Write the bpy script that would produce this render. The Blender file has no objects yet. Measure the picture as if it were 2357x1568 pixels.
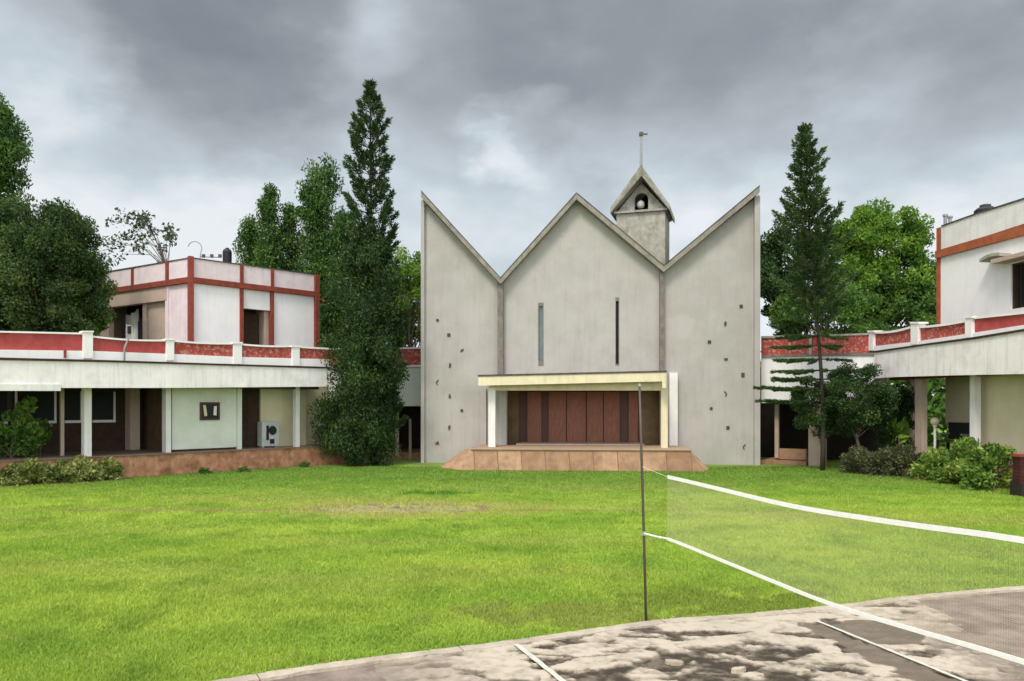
import bpy, math, random
import numpy as np
from mathutils import Vector
S = bpy.context.scene
C = S.collection
R = math.radians
random.seed(5)
# ------------------------------------------------------------------ camera
FPX, CX, HY, CH = 1715.0, 1178.5, 930.0, 2.2      # focal length, centre, horizon (in photo pixels), eye height in m
cam = bpy.data.cameras.new('camera'); co = bpy.data.objects.new('camera', cam); C.objects.link(co)
co.location = (0, 0, CH); co.rotation_euler = (R(90), 0, 0)
cam.sensor_width = 36; cam.lens = 36 * FPX / 2357; cam.shift_y = (HY - 784) / 2357
cam.clip_start = 0.05; cam.clip_end = 3000
S.camera = co
S.view_settings.view_transform = 'Standard'; S.view_settings.look = 'None'
S.view_settings.exposure = 0.0; S.view_settings.gamma = 1
S.cycles.max_bounces = 6; S.cycles.diffuse_bounces = 3; S.cycles.transparent_max_bounces = 8
S.cycles.use_denoising = True
# ------------------------------------------------------------------ sun
SUN_EL, SUN_AZ = R(52), R(205)      # high behind the camera, a little to the left
sl = bpy.data.lights.new('sun', 'SUN'); sl.energy = 2.6; sl.angle = R(16); sl.color = (1, .93, .84)
so = bpy.data.objects.new('sun', sl); C.objects.link(so)
sd = Vector((math.sin(SUN_AZ) * math.cos(SUN_EL), math.cos(SUN_AZ) * math.cos(SUN_EL), math.sin(SUN_EL)))
so.rotation_euler = sd.to_track_quat('Z', 'Y').to_euler()
# ------------------------------------------------------------------ world: sky above, cloud deck in front of it
W = bpy.data.worlds.new('World'); S.world = W; W.use_nodes = True
nt = W.node_tree; N = nt.nodes; L = nt.links
for n_ in list(N): N.remove(n_)
def wn(t, **k):
    n_ = N.new(t)
    for a, b in k.items(): setattr(n_, a, b)
    return n_
def wmath(op, a, b=None, clamp=False):
    n_ = wn('ShaderNodeMath', operation=op, use_clamp=clamp)
    for i, v in enumerate((a, b)):
        if v is None: continue
        if isinstance(v, (int, float)): n_.inputs[i].default_value = v
        else: L.new(v, n_.inputs[i])
    return n_.outputs[0]
tc = wn('ShaderNodeTexCoord'); vec = tc.outputs['Generated']
sky = wn('ShaderNodeTexSky', sky_type='NISHITA'); sky.sun_disc = False
sky.sun_elevation = SUN_EL; sky.sun_rotation = SUN_AZ
skm = wn('ShaderNodeVectorMath', operation='SCALE'); L.new(sky.outputs[0], skm.inputs[0]); skm.inputs['Scale'].default_value = 0.10
# warped direction
mp = wn('ShaderNodeMapping'); mp.inputs['Scale'].default_value = (1, 1, 1.9); L.new(vec, mp.inputs[0])
nz = wn('ShaderNodeTexNoise'); nz.inputs['Scale'].default_value = 3.2; nz.inputs['Detail'].default_value = 6; nz.inputs['Roughness'].default_value = .52
L.new(mp.outputs[0], nz.inputs['Vector'])
nz2 = wn('ShaderNodeTexNoise'); nz2.inputs['Scale'].default_value = 7; nz2.inputs['Detail'].default_value = 5; nz2.inputs['Roughness'].default_value = .5
L.new(mp.outputs[0], nz2.inputs['Vector'])
wv = wn('ShaderNodeVectorMath', operation='SUBTRACT'); L.new(nz2.outputs['Color'], wv.inputs[0]); wv.inputs[1].default_value = (.5, .5, .5)
ws = wn('ShaderNodeVectorMath', operation='SCALE'); L.new(wv.outputs[0], ws.inputs[0]); ws.inputs['Scale'].default_value = .22
wa = wn('ShaderNodeVectorMath', operation='ADD'); L.new(vec, wa.inputs[0]); L.new(ws.outputs[0], wa.inputs[1])
wnm = wn('ShaderNodeVectorMath', operation='NORMALIZE'); L.new(wa.outputs[0], wnm.inputs[0])
def blob(px, py, rad, amp):          # a cloud bank in one direction of the sky
    v = Vector(((px - CX) / FPX, 1, (HY - py) / FPX)).normalized()
    d = wn('ShaderNodeVectorMath', operation='DOT_PRODUCT'); L.new(wnm.outputs[0], d.inputs[0]); d.inputs[1].default_value = v
    m = wn('ShaderNodeMapRange', interpolation_type='SMOOTHSTEP'); L.new(d.outputs['Value'], m.inputs[0])
    m.inputs[1].default_value = math.cos(rad); m.inputs[2].default_value = math.cos(rad * .12)
    m.inputs[3].default_value = 0; m.inputs[4].default_value = amp
    return m.outputs[0]
sep = wn('ShaderNodeSeparateXYZ'); L.new(vec, sep.inputs[0])
def lin(v, a, b, c, d, smooth=True):
    m = wn('ShaderNodeMapRange', interpolation_type='SMOOTHSTEP' if smooth else 'LINEAR'); L.new(v, m.inputs[0])
    for i, q in enumerate((a, b, c, d)): m.inputs[i + 1].default_value = q
    return m.outputs[0]
base = lin(sep.outputs[2], .14, .46, .92, .46)                 # brighter near the horizon
tot = wmath('ADD', wmath('ADD', base, wmath('MULTIPLY', wmath('SUBTRACT', nz2.outputs['Fac'], .5), .30)), wmath('MULTIPLY', wmath('SUBTRACT', nz.outputs['Fac'], .5), .95))
for b in [(330, 210, .22, -.26), (560, 130, .18, -.14), (1120, 170, .16, -.16), (1700, 110, .20, -.08), (2330, 230, .12, -.14), (60, 160, .11, .26),
          (1200, 365, .07, .20), (1240, 540, .15, -.17), (1195, 370, .045, .14), (2020, 150, .22, -.16), (330, 500, .22, .30), (860, 70, .08, .12), (1950, 420, .22, .12), (1600, 420, .14, .08), (1960, 140, .09, .08)]:
    tot = wmath('ADD', tot, blob(*b))
cr = wn('ShaderNodeValToRGB'); L.new(tot, cr.inputs[0])
e = cr.color_ramp.elements
e[0].position = .10; e[0].color = (.235, .265, .295, 1)
e[1].position = .95; e[1].color = (.86, .90, .93, 1)
for p, c_ in ((.32, (.31, .345, .375, 1)), (.55, (.46, .50, .54, 1)), (.74, (.60, .68, .735, 1))):
    q = cr.color_ramp.elements.new(p); q.color = c_
# the deck gets brighter towards the zenith and behind the camera (the veiled sun is there)
zen = lin(sep.outputs[2], .52, .95, 1.0, 4.4)
bk = lin(sep.outputs[1], -.8, .15, 2.0, 0.0)
gain = wmath('ADD', zen, bk)
cs = wn('ShaderNodeVectorMath', operation='SCALE'); L.new(cr.outputs[0], cs.inputs[0]); L.new(gain, cs.inputs['Scale'])
mixw = wn('ShaderNodeMix', data_type='RGBA'); mixw.inputs[0].default_value = .93
L.new(skm.outputs[0], mixw.inputs[6]); L.new(cs.outputs[0], mixw.inputs[7])
bg = wn('ShaderNodeBackground'); bg.inputs['Strength'].default_value = 1.0; L.new(mixw.outputs[2], bg.inputs[0])
wo = wn('ShaderNodeOutputWorld'); L.new(bg.outputs[0], wo.inputs[0])

# ------------------------------------------------------------------ helpers
def tag(o, label=None, cat=None, group=None, kind=None):
    if label: o['label'] = label
    if cat: o['category'] = cat
    if group: o['group'] = group
    if kind: o['kind'] = kind
    return o
def empty(name, loc=(0, 0, 0), label=None, cat=None, group=None):
    o = bpy.data.objects.new(name, None); o.location = loc; o.empty_display_size = .2; C.objects.link(o)
    return tag(o, label, cat, group)
def px(x, y, d): return Vector(((x - CX) / FPX * d, d, CH + (HY - y) / FPX * d))
def gnd(x, y, z=0.0):
    d = (CH - z) * FPX / (y - HY); return Vector(((x - CX) / FPX * d, d, z))

def mat(name, c1, c2=None, rough=.85, scale=3., detail=6, streak=0., bump=0., bscale=None, spec=.3, stain=None, stain_amt=.5, stain_scale=1.5, fac=(.35, .65), brick=None, stretch=None, metal=0):
    m = bpy.data.materials.new(name); m.use_nodes = True; t = m.node_tree; P = t.nodes['Principled BSDF']
    P.inputs['Roughness'].default_value = rough; P.inputs['Specular IOR Level'].default_value = spec; P.inputs['Metallic'].default_value = metal
    if c2 is None: c2 = tuple(v * .82 for v in c1)
    g = t.nodes.new('ShaderNodeNewGeometry'); pos = g.outputs['Position']
    mpn = t.nodes.new('ShaderNodeMapping'); t.links.new(pos, mpn.inputs[0])
    if stretch: mpn.inputs['Scale'].default_value = stretch
    n1 = t.nodes.new('ShaderNodeTexNoise'); n1.inputs['Scale'].default_value = scale; n1.inputs['Detail'].default_value = detail; n1.inputs['Roughness'].default_value = .6
    t.links.new(mpn.outputs[0], n1.inputs['Vector'])
    mr = t.nodes.new('ShaderNodeMapRange'); t.links.new(n1.outputs['Fac'], mr.inputs[0]); mr.inputs[1].default_value = fac[0]; mr.inputs[2].default_value = fac[1]
    mx = t.nodes.new('ShaderNodeMix'); mx.data_type = 'RGBA'; t.links.new(mr.outputs[0], mx.inputs[0])
    mx.inputs[6].default_value = (*c1, 1); mx.inputs[7].default_value = (*c2, 1); col = mx.outputs[2]
    if brick:
        bc, bs = brick     # mortar colour, size: courses of stone by height and by distance along the wall
        sx = t.nodes.new('ShaderNodeSeparateXYZ'); t.links.new(pos, sx.inputs[0])
        ad = t.nodes.new('ShaderNodeMath'); ad.operation = 'ADD'; t.links.new(sx.outputs[0], ad.inputs[0]); t.links.new(sx.outputs[1], ad.inputs[1])
        cb = t.nodes.new('ShaderNodeCombineXYZ'); t.links.new(ad.outputs[0], cb.inputs[0]); t.links.new(sx.outputs[2], cb.inputs[1])
        br = t.nodes.new('ShaderNodeTexBrick'); br.inputs['Scale'].default_value = 1; br.inputs['Brick Width'].default_value = bs[0]; br.inputs['Row Height'].default_value = bs[1]
        br.inputs['Mortar Size'].default_value = bs[2]; br.inputs['Mortar Smooth'].default_value = .5
        br.inputs['Color1'].default_value = (1, 1, 1, 1); br.inputs['Color2'].default_value = (.72, .68, .66, 1); br.inputs['Mortar'].default_value = (*bc, 1)
        t.links.new(cb.outputs[0], br.inputs['Vector'])
        m2 = t.nodes.new('ShaderNodeMix'); m2.data_type = 'RGBA'; m2.blend_type = 'MULTIPLY'; m2.inputs[0].default_value = 1
        t.links.new(col, m2.inputs[6]); t.links.new(br.outputs['Color'], m2.inputs[7]); col = m2.outputs[2]
    if streak:
        m3 = t.nodes.new('ShaderNodeMapping'); m3.inputs['Scale'].default_value = (5, 5, .35); t.links.new(pos, m3.inputs[0])
        n3 = t.nodes.new('ShaderNodeTexNoise'); n3.inputs['Scale'].default_value = 1.6; n3.inputs['Detail'].default_value = 7; n3.inputs['Roughness'].default_value = .65; t.links.new(m3.outputs[0], n3.inputs['Vector'])
        r3 = t.nodes.new('ShaderNodeMapRange'); t.links.new(n3.outputs['Fac'], r3.inputs[0]); r3.inputs[1].default_value = .5; r3.inputs[2].default_value = .78; r3.inputs[4].default_value = streak
        x3 = t.nodes.new('ShaderNodeMix'); x3.data_type = 'RGBA'; x3.blend_type = 'MULTIPLY'; t.links.new(r3.outputs[0], x3.inputs[0]); t.links.new(col, x3.inputs[6]); x3.inputs[7].default_value = (.42, .40, .36, 1); col = x3.outputs[2]
    if stain:
        n4 = t.nodes.new('ShaderNodeTexNoise'); n4.inputs['Scale'].default_value = stain_scale; n4.inputs['Detail'].default_value = 8; n4.inputs['Roughness'].default_value = .62; t.links.new(pos, n4.inputs['Vector'])
        r4 = t.nodes.new('ShaderNodeMapRange'); t.links.new(n4.outputs['Fac'], r4.inputs[0]); r4.inputs[1].default_value = .5; r4.inputs[2].default_value = .66; r4.inputs[4].default_value = stain_amt
        x4 = t.nodes.new('ShaderNodeMix'); x4.data_type = 'RGBA'; t.links.new(r4.outputs[0], x4.inputs[0]); t.links.new(col, x4.inputs[6]); x4.inputs[7].default_value = (*stain, 1); col = x4.outputs[2]
    t.links.new(col, P.inputs['Base Color'])
    if bump:
        nb = t.nodes.new('ShaderNodeTexNoise'); nb.inputs['Scale'].default_value = bscale or 25; nb.inputs['Detail'].default_value = 5; t.links.new(pos, nb.inputs['Vector'])
        bp = t.nodes.new('ShaderNodeBump'); bp.inputs['Strength'].default_value = bump; bp.inputs['Distance'].default_value = .02; t.links.new(nb.outputs['Fac'], bp.inputs['Height']); t.links.new(bp.outputs[0], P.inputs['Normal'])
    return m
def leafmat(name, stops, trans=.35, rough=.55):
    m = bpy.data.materials.new(name); m.use_nodes = True; t = m.node_tree; P = t.nodes['Principled BSDF']; out = t.nodes['Material Output']
    a = t.nodes.new('ShaderNodeAttribute'); a.attribute_name = 'v'
    r = t.nodes.new('ShaderNodeValToRGB'); t.links.new(a.outputs['Fac'], r.inputs[0])
    el = r.color_ramp.elements; el[0].color = (*stops[0], 1); el[1].color = (*stops[-1], 1)
    for i, s_ in enumerate(stops[1:-1]):
        q = el.new((i + 1) / (len(stops) - 1)); q.color = (*s_, 1)
    t.links.new(r.outputs[0], P.inputs['Base Color']); P.inputs['Roughness'].default_value = rough; P.inputs['Specular IOR Level'].default_value = .25
    tr = t.nodes.new('ShaderNodeBsdfTranslucent'); t.links.new(r.outputs[0], tr.inputs[0])
    ms = t.nodes.new('ShaderNodeMixShader'); ms.inputs[0].default_value = trans
    t.links.new(P.outputs[0], ms.inputs[1]); t.links.new(tr.outputs[0], ms.inputs[2]); t.links.new(ms.outputs[0], out.inputs[0])
    return m

M = {}
M['concrete'] = mat('church_concrete', (.415, .385, .35), (.37, .342, .308), streak=.20, bump=.25, scale=1.2, bscale=14, stain=(.34, .325, .27), stain_amt=.5, stain_scale=.6)
M['concrete_dark'] = mat('weathered_concrete', (.22, .19, .155), (.14, .12, .10), streak=.4, scale=4, bump=.3)
M['emblem'] = mat('dark_emblem', (.10, .08, .065), (.06, .05, .04), scale=8)
M['roof_conc'] = mat('roof_concrete', (.30, .265, .215), (.19, .17, .14), scale=3, streak=.3, bump=.3)
M['roof_edge'] = mat('roof_edge', (.10, .085, .07), (.05, .045, .04), scale=5)
M['mossy'] = mat('mossy_concrete', (.42, .395, .34), (.30, .285, .22), scale=5, streak=.4, bump=.4, stain=(.14, .14, .05), stain_amt=.6, stain_scale=1.6)
M['white'] = mat('white_paint', (.76, .72, .68), (.67, .635, .60), streak=.30, scale=2, bump=.1)
M['white_clean'] = mat('white_wall', (.83, .79, .765), (.77, .735, .71), streak=.18, scale=1.5, bump=.08)
M['fascia'] = mat('fascia_paint', (.84, .77, .745), (.76, .70, .67), streak=.42, scale=1.7, bump=.1, stain=(.45, .43, .38), stain_amt=.35, stain_scale=2.2)
M['pinkwhite'] = mat('pinkish_white', (.72, .60, .60), (.62, .52, .52), streak=.25, scale=3)
M['tan'] = mat('tan_wall', (.48, .36, .28), (.40, .31, .24), streak=.2, scale=2)
M['mint'] = mat('pale_green_wall', (.66, .67, .59), (.60, .61, .52), streak=.12, scale=2, stain=(.45, .42, .28), stain_amt=.35, stain_scale=.9)
M['cream'] = mat('cream_wall', (.66, .58, .38), (.60, .53, .35), streak=.1, scale=2)
M['red'] = mat('red_paint', (.30, .062, .048), (.21, .045, .035), scale=6, streak=.2)
M['redbrown'] = mat('red_brown_trim', (.26, .055, .03), (.16, .035, .02), scale=5, streak=.3)
M['orange'] = mat('orange_brown_trim', (.40, .11, .045), (.28, .075, .035), scale=4, streak=.2)
M['redpanel'] = mat('red_panel', (.42, .075, .07), (.33, .05, .045), scale=5, streak=.25)
M['redworn'] = mat('worn_red_panel', (.40, .07, .05), (.27, .045, .03), scale=7, stain=(.55, .34, .30), stain_amt=.75, stain_scale=11)
M['laterite'] = mat('laterite_stone', (.46, .25, .14), (.30, .125, .065), scale=4, bump=.8, bscale=14, stain=(.13, .06, .03), stain_amt=.75, stain_scale=2.2, streak=.5)
M['platform'] = mat('platform_stone', (.50, .31, .19), (.40, .23, .135), scale=3.5, bump=.5, bscale=14, stain=(.24, .13, .08), stain_amt=.7, stain_scale=2.6, brick=((.42, .36, .32), (.72, 1.7, .016)), streak=.35)
M['platform_top'] = mat('platform_top', (.40, .27, .17), (.32, .21, .13), scale=3, bump=.4)
M['ivory'] = mat('ivory_paint', (.70, .60, .40), (.62, .53, .36), streak=.3, scale=3)
M['door'] = mat('door_wood', (.27, .088, .042), (.17, .055, .028), scale=5, stretch=(6, 6, .6), rough=.5, spec=.4)
M['doorframe'] = mat('door_frame_wood', (.10, .042, .026), rough=.55)
M['brownwall'] = mat('brown_wall', (.12, .072, .035), (.07, .042, .022), scale=3)
M['porchwall'] = mat('porch_wall', (.20, .13, .065), (.14, .09, .045), scale=3)
M['unit'] = mat('grey_unit', (.50, .50, .48), (.42, .42, .40), scale=5, streak=.3)
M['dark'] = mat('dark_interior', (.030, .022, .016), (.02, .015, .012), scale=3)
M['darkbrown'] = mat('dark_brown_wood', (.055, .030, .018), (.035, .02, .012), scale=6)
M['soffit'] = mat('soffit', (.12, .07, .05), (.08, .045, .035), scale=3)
M['floor'] = mat('veranda_floor', (.20, .14, .10), rough=.6)
M['glass_dark'] = mat('dark_glass', (.02, .022, .022), rough=.6, spec=.12)
M['glass_green'] = mat('green_glass', (.11, .165, .155), (.07, .105, .105), rough=.2, spec=.6)
M['bark'] = mat('bark', (.16, .125, .09), (.08, .06, .045), scale=9, bump=.8, bscale=20)
M['bark_dark'] = mat('dark_bark', (.055, .042, .03), (.03, .022, .016), scale=9, bump=.6)
M['bark_pale'] = mat('pale_bark', (.42, .36, .28), (.30, .25, .20), scale=9, bump=.5)
M['metal'] = mat('dark_metal', (.05, .045, .04), (.09, .055, .03), scale=12, rough=.5, spec=.5)
M['greymetal'] = mat('grey_metal', (.30, .31, .32), rough=.4, spec=.5)
M['black'] = mat('black_plastic', (.015, .016, .017), rough=.5)
M['brass'] = mat('bell_bronze', (.58, .55, .47), (.45, .42, .34), rough=.4, spec=.5)
M['tape'] = mat('net_tape', (.88, .86, .78), (.80, .78, .70), scale=20)
M['string'] = mat('net_string', (.66, .58, .38), (.58, .52, .34))
M['paint'] = mat('line_paint', (.58, .54, .46), (.42, .38, .31), scale=10, fac=(.4, .75))

class MB:
    def __init__(s): s.v = []; s.f = []
    def add(s, vs, fs):
        b = len(s.v); s.v += [tuple(q) for q in vs]; s.f += [tuple(i + b for i in f) for f in fs]; return s
    def hexa(s, p):    # 8 points: bottom ring 0-3, top ring 4-7
        return s.add(p, [(3, 2, 1, 0), (4, 5, 6, 7), (0, 1, 5, 4), (1, 2, 6, 5), (2, 3, 7, 6), (3, 0, 4, 7)])
    def box(s, c, h, rz=0.):
        cs_, sn = math.cos(rz), math.sin(rz); pts = []
        for z in (-1, 1):
            for a, b in ((-1, -1), (1, -1), (1, 1), (-1, 1)):
                x, y = a * h[0], b * h[1]; pts.append((c[0] + x * cs_ - y * sn, c[1] + x * sn + y * cs_, c[2] + z * h[2]))
        return s.hexa(pts)
    def tube(s, pts, rad, n=8, cap=True):
        pts = [Vector(p) for p in pts]
        if not hasattr(rad, '__len__'): rad = [rad] * len(pts)
        b = len(s.v)
        for i, p in enumerate(pts):
            d = (pts[min(i + 1, len(pts) - 1)] - pts[max(i - 1, 0)]).normalized()
            a = d.cross(Vector((0, 0, 1)) if abs(d.z) < .9 else Vector((1, 0, 0))).normalized(); c = d.cross(a)
            for k in range(n):
                t = 2 * math.pi * k / n; s.v.append(tuple(p + (a * math.cos(t) + c * math.sin(t)) * rad[i]))
        for i in range(len(pts) - 1):
            for k in range(n):
                s.f.append((b + i * n + k, b + i * n + (k + 1) % n, b + (i + 1) * n + (k + 1) % n, b + (i + 1) * n + k))
        if cap:
            s.f.append(tuple(b + k for k in range(n))[::-1]); s.f.append(tuple(b + (len(pts) - 1) * n + k for k in range(n)))
        return s
    def lathe(s, c, prof, n=16):   # prof: (radius, z)
        b = len(s.v)
        for r_, z in prof:
            for k in range(n):
                t = 2 * math.pi * k / n; s.v.append((c[0] + r_ * math.cos(t), c[1] + r_ * math.sin(t), c[2] + z))
        for i in range(len(prof) - 1):
            for k in range(n): s.f.append((b + i * n + k, b + i * n + (k + 1) % n, b + (i + 1) * n + (k + 1) % n, b + (i + 1) * n + k))
        s.f.append(tuple(b + k for k in range(n))[::-1]); s.f.append(tuple(b + (len(prof) - 1) * n + k for k in range(n)))
        return s
    def prism(s, bot, top):
        n = len(bot); return s.add(list(bot) + list(top), [tuple(range(n))[::-1], tuple(range(n, 2 * n))] + [(i, (i + 1) % n, n + (i + 1) % n, n + i) for i in range(n)])
    def build(s, name, m, parent=None, smooth=False, bevel=0):
        me = bpy.data.meshes.new(name); me.from_pydata(s.v, [], s.f); me.materials.append(m)
        me.validate(); me.update()
        o = bpy.data.objects.new(name, me); C.objects.link(o)
        import bmesh
        bm = bmesh.new(); bm.from_mesh(me); bmesh.ops.recalc_face_normals(bm, faces=bm.faces)
        if bevel: bmesh.ops.bevel(bm, geom=bm.edges[:], offset=bevel, segments=2, affect='EDGES', clamp_overlap=True)
        bm.to_mesh(me); bm.free()
        if smooth: me.shade_smooth()
        if parent:
            o.parent = parent; o.matrix_parent_inverse = parent.matrix_basis.inverted()
        return o

class Pl:     # a vertical plane through A and B (plan points); off > 0 lies nearer the lawn
    def __init__(s, A, B):
        s.A = Vector(A[:2]); s.B = Vector(B[:2]); s.u = (s.B - s.A).normalized(); n = Vector((s.u.y, -s.u.x))
        if n.dot(-s.A) < 0: n = -n
        s.n = n
    def hit(s, x, y=HY, off=0.):
        r = Vector(((x - CX) / FPX, 1)); t = (s.A.dot(s.n) + off) / r.dot(s.n); p = r * t
        return (p - s.A).dot(s.u), CH + (HY - y) / FPX * t
    def S(s, x, off=0.): return s.hit(x, HY, off)[0]
    def P(s, t, off, z): q = s.A + s.u * t + s.n * off; return Vector((q.x, q.y, z))
    def box(s, mb, s0, s1, o0, o1, z0, z1):
        if s0 > s1: s0, s1 = s1, s0
        ring = [(s0, o1), (s1, o1), (s1, o0), (s0, o0)]
        return mb.hexa([s.P(a, b, z0) for a, b in ring] + [s.P(a, b, z1) for a, b in ring])
    def poly(s, mb, pts, o0, o1):   # pts (s, z)
        return mb.prism([s.P(a, o1, z) for a, z in pts], [s.P(a, o0, z) for a, z in pts])
    def pxpoly(s, mb, pts, o0, o1, off=None):   # outline seen on the front face
        return s.poly(mb, [s.hit(x, y, o1 if off is None else off) for x, y in pts], o0, o1)
def one(name, m, parent, fn, **k):
    b = MB(); fn(b); return b.build(name, m, parent, **k)

# ------------------------------------------------------------------ foliage
rng = np.random.default_rng(11)
def leaves(name, pts, size, m, parent, v=None, aspect=.5, droop=0., dirs=None, jitter=1., seed=0):
    """one mesh of many small leaf faces"""
    r = np.random.default_rng(seed + 77); n = len(pts); size = np.broadcast_to(size, (n,)) * r.uniform(.65, 1.35, n)
    if dirs is None:
        d = r.normal(size=(n, 3)); d[:, 2] -= droop
    else: d = dirs + r.normal(size=(n, 3)) * .45 * jitter
    d /= np.linalg.norm(d, axis=1)[:, None]
    q = r.normal(size=(n, 3)); q[:, 2] *= .8; w = np.cross(d, q); w /= np.linalg.norm(w, axis=1)[:, None] + 1e-9
    nn = np.cross(d, w)
    a = pts - d * size[:, None] * .5; c = pts + d * size[:, None] * .5
    ww = w * (size * aspect * .5)[:, None]; mid = pts - d * (size * .06)[:, None] + nn * (size * .10)[:, None]
    V = np.empty((n, 4, 3), np.float32); V[:, 0] = a; V[:, 1] = mid + ww; V[:, 2] = c; V[:, 3] = mid - ww
    me = bpy.data.meshes.new(name); me.vertices.add(n * 4); me.vertices.foreach_set('co', V.ravel())
    me.loops.add(n * 4); me.loops.foreach_set('vertex_index', np.arange(n * 4, dtype=np.int32))
    me.polygons.add(n); me.polygons.foreach_set('loop_start', np.arange(0, n * 4, 4, dtype=np.int32))
    me.update(calc_edges=True)
    at = me.attributes.new('v', 'FLOAT', 'FACE')
    if v is None: v = r.uniform(0, 1, n)
    at.data.foreach_set('value', np.clip(v, 0, 1).astype(np.float32))
    me.materials.append(m); o = bpy.data.objects.new(name, me); C.objects.link(o)
    if parent: o.parent = parent; o.matrix_parent_inverse = parent.matrix_basis.inverted()
    return o
def clumps(cen, rad, n, r, flat=.8):
    """n leaf points spread through each clump, denser towards its skin; one tone per clump plus leaf noise"""
    k = len(cen); rad = np.broadcast_to(rad, (k,)); idx = np.repeat(np.arange(k), n)
    d = r.normal(size=(k * n, 3)); d /= np.linalg.norm(d, axis=1)[:, None]
    rr = r.uniform(0, 1, k * n) ** .45
    p = cen[idx] + d * (rr * rad[idx])[:, None] * np.array([1, 1, flat])
    v = (r.uniform(0, 1, k)[idx] * .55 + r.uniform(0, 1, k * n) ** 1.3 * .55 - .03)
    return p, v
F = {}
F['dark'] = leafmat('dark_leaves', [(.018, .042, .012), (.052, .098, .022), (.125, .185, .045)], .28)
F['deep'] = leafmat('deep_green_leaves', [(.010, .030, .008), (.034, .070, .016), (.085, .150, .034)], .25)
F['mid'] = leafmat('mid_leaves', [(0.040, 0.090, 0.018), (0.099, 0.198, 0.032), (0.180, 0.306, 0.054)], .35)
F['bright'] = leafmat('bright_leaves', [(.05, .11, .014), (.145, .275, .028), (.27, .40, .06)], .45)
F['column'] = leafmat('column_leaves', [(.024, .065, .012), (.062, .135, .022), (.135, .22, .045)], .3)
F['pine'] = leafmat('pine_needles', [(.022, .050, .016), (.050, .098, .026), (.105, .165, .045)], .25)
F['croton'] = leafmat('croton_leaves', [(0.057, 0.092, 0.023), (0.172, 0.218, 0.052), (0.345, 0.356, 0.103), (0.460, 0.460, 0.184)], .3)
F['hedge'] = leafmat('hedge_leaves', [(0.037, 0.081, 0.015), (0.112, 0.213, 0.031), (0.250, 0.362, 0.062), (0.525, 0.525, 0.163)], .35)
F['dull'] = leafmat('dull_leaves', [(0.048, 0.060, 0.030), (0.108, 0.120, 0.048), (0.192, 0.186, 0.084)], .25)
F['sparse'] = leafmat('sparse_leaves', [(.05, .065, .035), (.10, .13, .06)], .2)

def trunk(parent, base, top, r0, r1, m=None, bend=.2, limbs=(), n=7, seed=1):
    r = random.Random(seed); b = MB(); base = Vector(base); top = Vector(top)
    pts = [base.lerp(top, i / n) + Vector((r.uniform(-1, 1), r.uniform(-1, 1), 0)) * bend * math.sin(math.pi * i / n) for i in range(n + 1)]
    b.tube(pts, [r0 * 1.35 if i == 0 else r0 + (r1 - r0) * i / n for i in range(n + 1)], 9)
    for q in limbs:
        q = Vector(q); f = min(.9, max(.25, (q.z - base.z) / max(.1, (top.z - base.z)) * .6)); k = f * n; a = pts[int(k)].lerp(pts[min(n, int(k) + 1)], k % 1)
        mid = a.lerp(q, .5) + Vector((0, 0, -.06 * (q - a).length)) + Vector((r.uniform(-.1, .1), r.uniform(-.1, .1), 0))
        rr = (r0 + (r1 - r0) * f) * .5
        b.tube([a, mid, q], [rr, rr * .6, rr * .25], 6)
    return b.build('trunk', m or M['bark'], parent, smooth=True)
def leafy_tree(name, loc, h, spread, crown_z, m, label, group=None, nclump=60, per=260, leaf=.16, seed=0, crad=.7, holes=.0, tr=.16, bark=None, squash=1.):
    """crown through an ellipsoid from crown_z to h, radius spread"""
    r = np.random.default_rng(seed); root = empty(name, loc, label, 'tree', group)
    c0 = np.array([loc[0], loc[1], loc[2] + (crown_z + h) / 2]); ax = np.array([spread, spread * squash, (h - crown_z) / 2])
    d = r.normal(size=(nclump, 3)); d /= np.linalg.norm(d, axis=1)[:, None]
    cen = c0 + d * ax * (r.uniform(.15, 1, nclump) ** .4)[:, None] * .93
    rad = r.uniform(.6, 1.15, nclump) * crad
    p, v = clumps(cen, rad, per, r)
    leaves('crown', p, leaf, m, root, v, seed=seed, droop=.3)
    trunk(root, (loc[0], loc[1], loc[2] - .1), (c0[0], c0[1], loc[2] + crown_z + (h - crown_z) * .6), tr, tr * .3, bark, limbs=cen[::3], seed=seed, bend=tr)
    return root
def column_tree(name, loc, prof, m, label, group=None, leaf=.17, seed=0, dens=1., crad=.30, tr=.12, per=120, hollow=0., rag=.22, aspect=.4):
    """prof: list of (height, radius, sideways shift)"""
    r = np.random.default_rng(seed); root = empty(name, loc, label, 'tree', group)
    zs = np.array([q[0] for q in prof]); rs = np.array([q[1] for q in prof]); xs = np.array([q[2] for q in prof])
    n = int(sum((zs[i + 1] - zs[i]) * (rs[i] + rs[i + 1] + .25) for i in range(len(zs) - 1)) * 14 * dens)
    z = r.uniform(zs[0], zs[-1], n * 3); keep = r.uniform(0, rs.max() + .1, n * 3) < np.interp(z, zs, rs) + .1; z = z[keep][:n]; n = len(z)
    rr = np.interp(z, zs, rs); a = r.uniform(0, 2 * np.pi, n); q = r.uniform(hollow, 1, n) ** .55
    q *= r.uniform(1 - rag, 1 + rag * .7, n)
    cen = np.stack([loc[0] + np.interp(z, zs, xs) + np.cos(a) * rr * q, loc[1] + np.sin(a) * rr * q, loc[2] + z], 1)
    p, v = clumps(cen, crad * (.6 + .5 * rr / rs.max()), per, r, 1.15)
    leaves('crown', p, leaf, m, root, v, seed=seed, droop=1.1, aspect=aspect)
    trunk(root, (loc[0], loc[1], loc[2] - .1), (loc[0] + xs[-1], loc[1], loc[2] + zs[-1] - .2), tr, .02, seed=seed, bend=.04)
    return root
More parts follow.
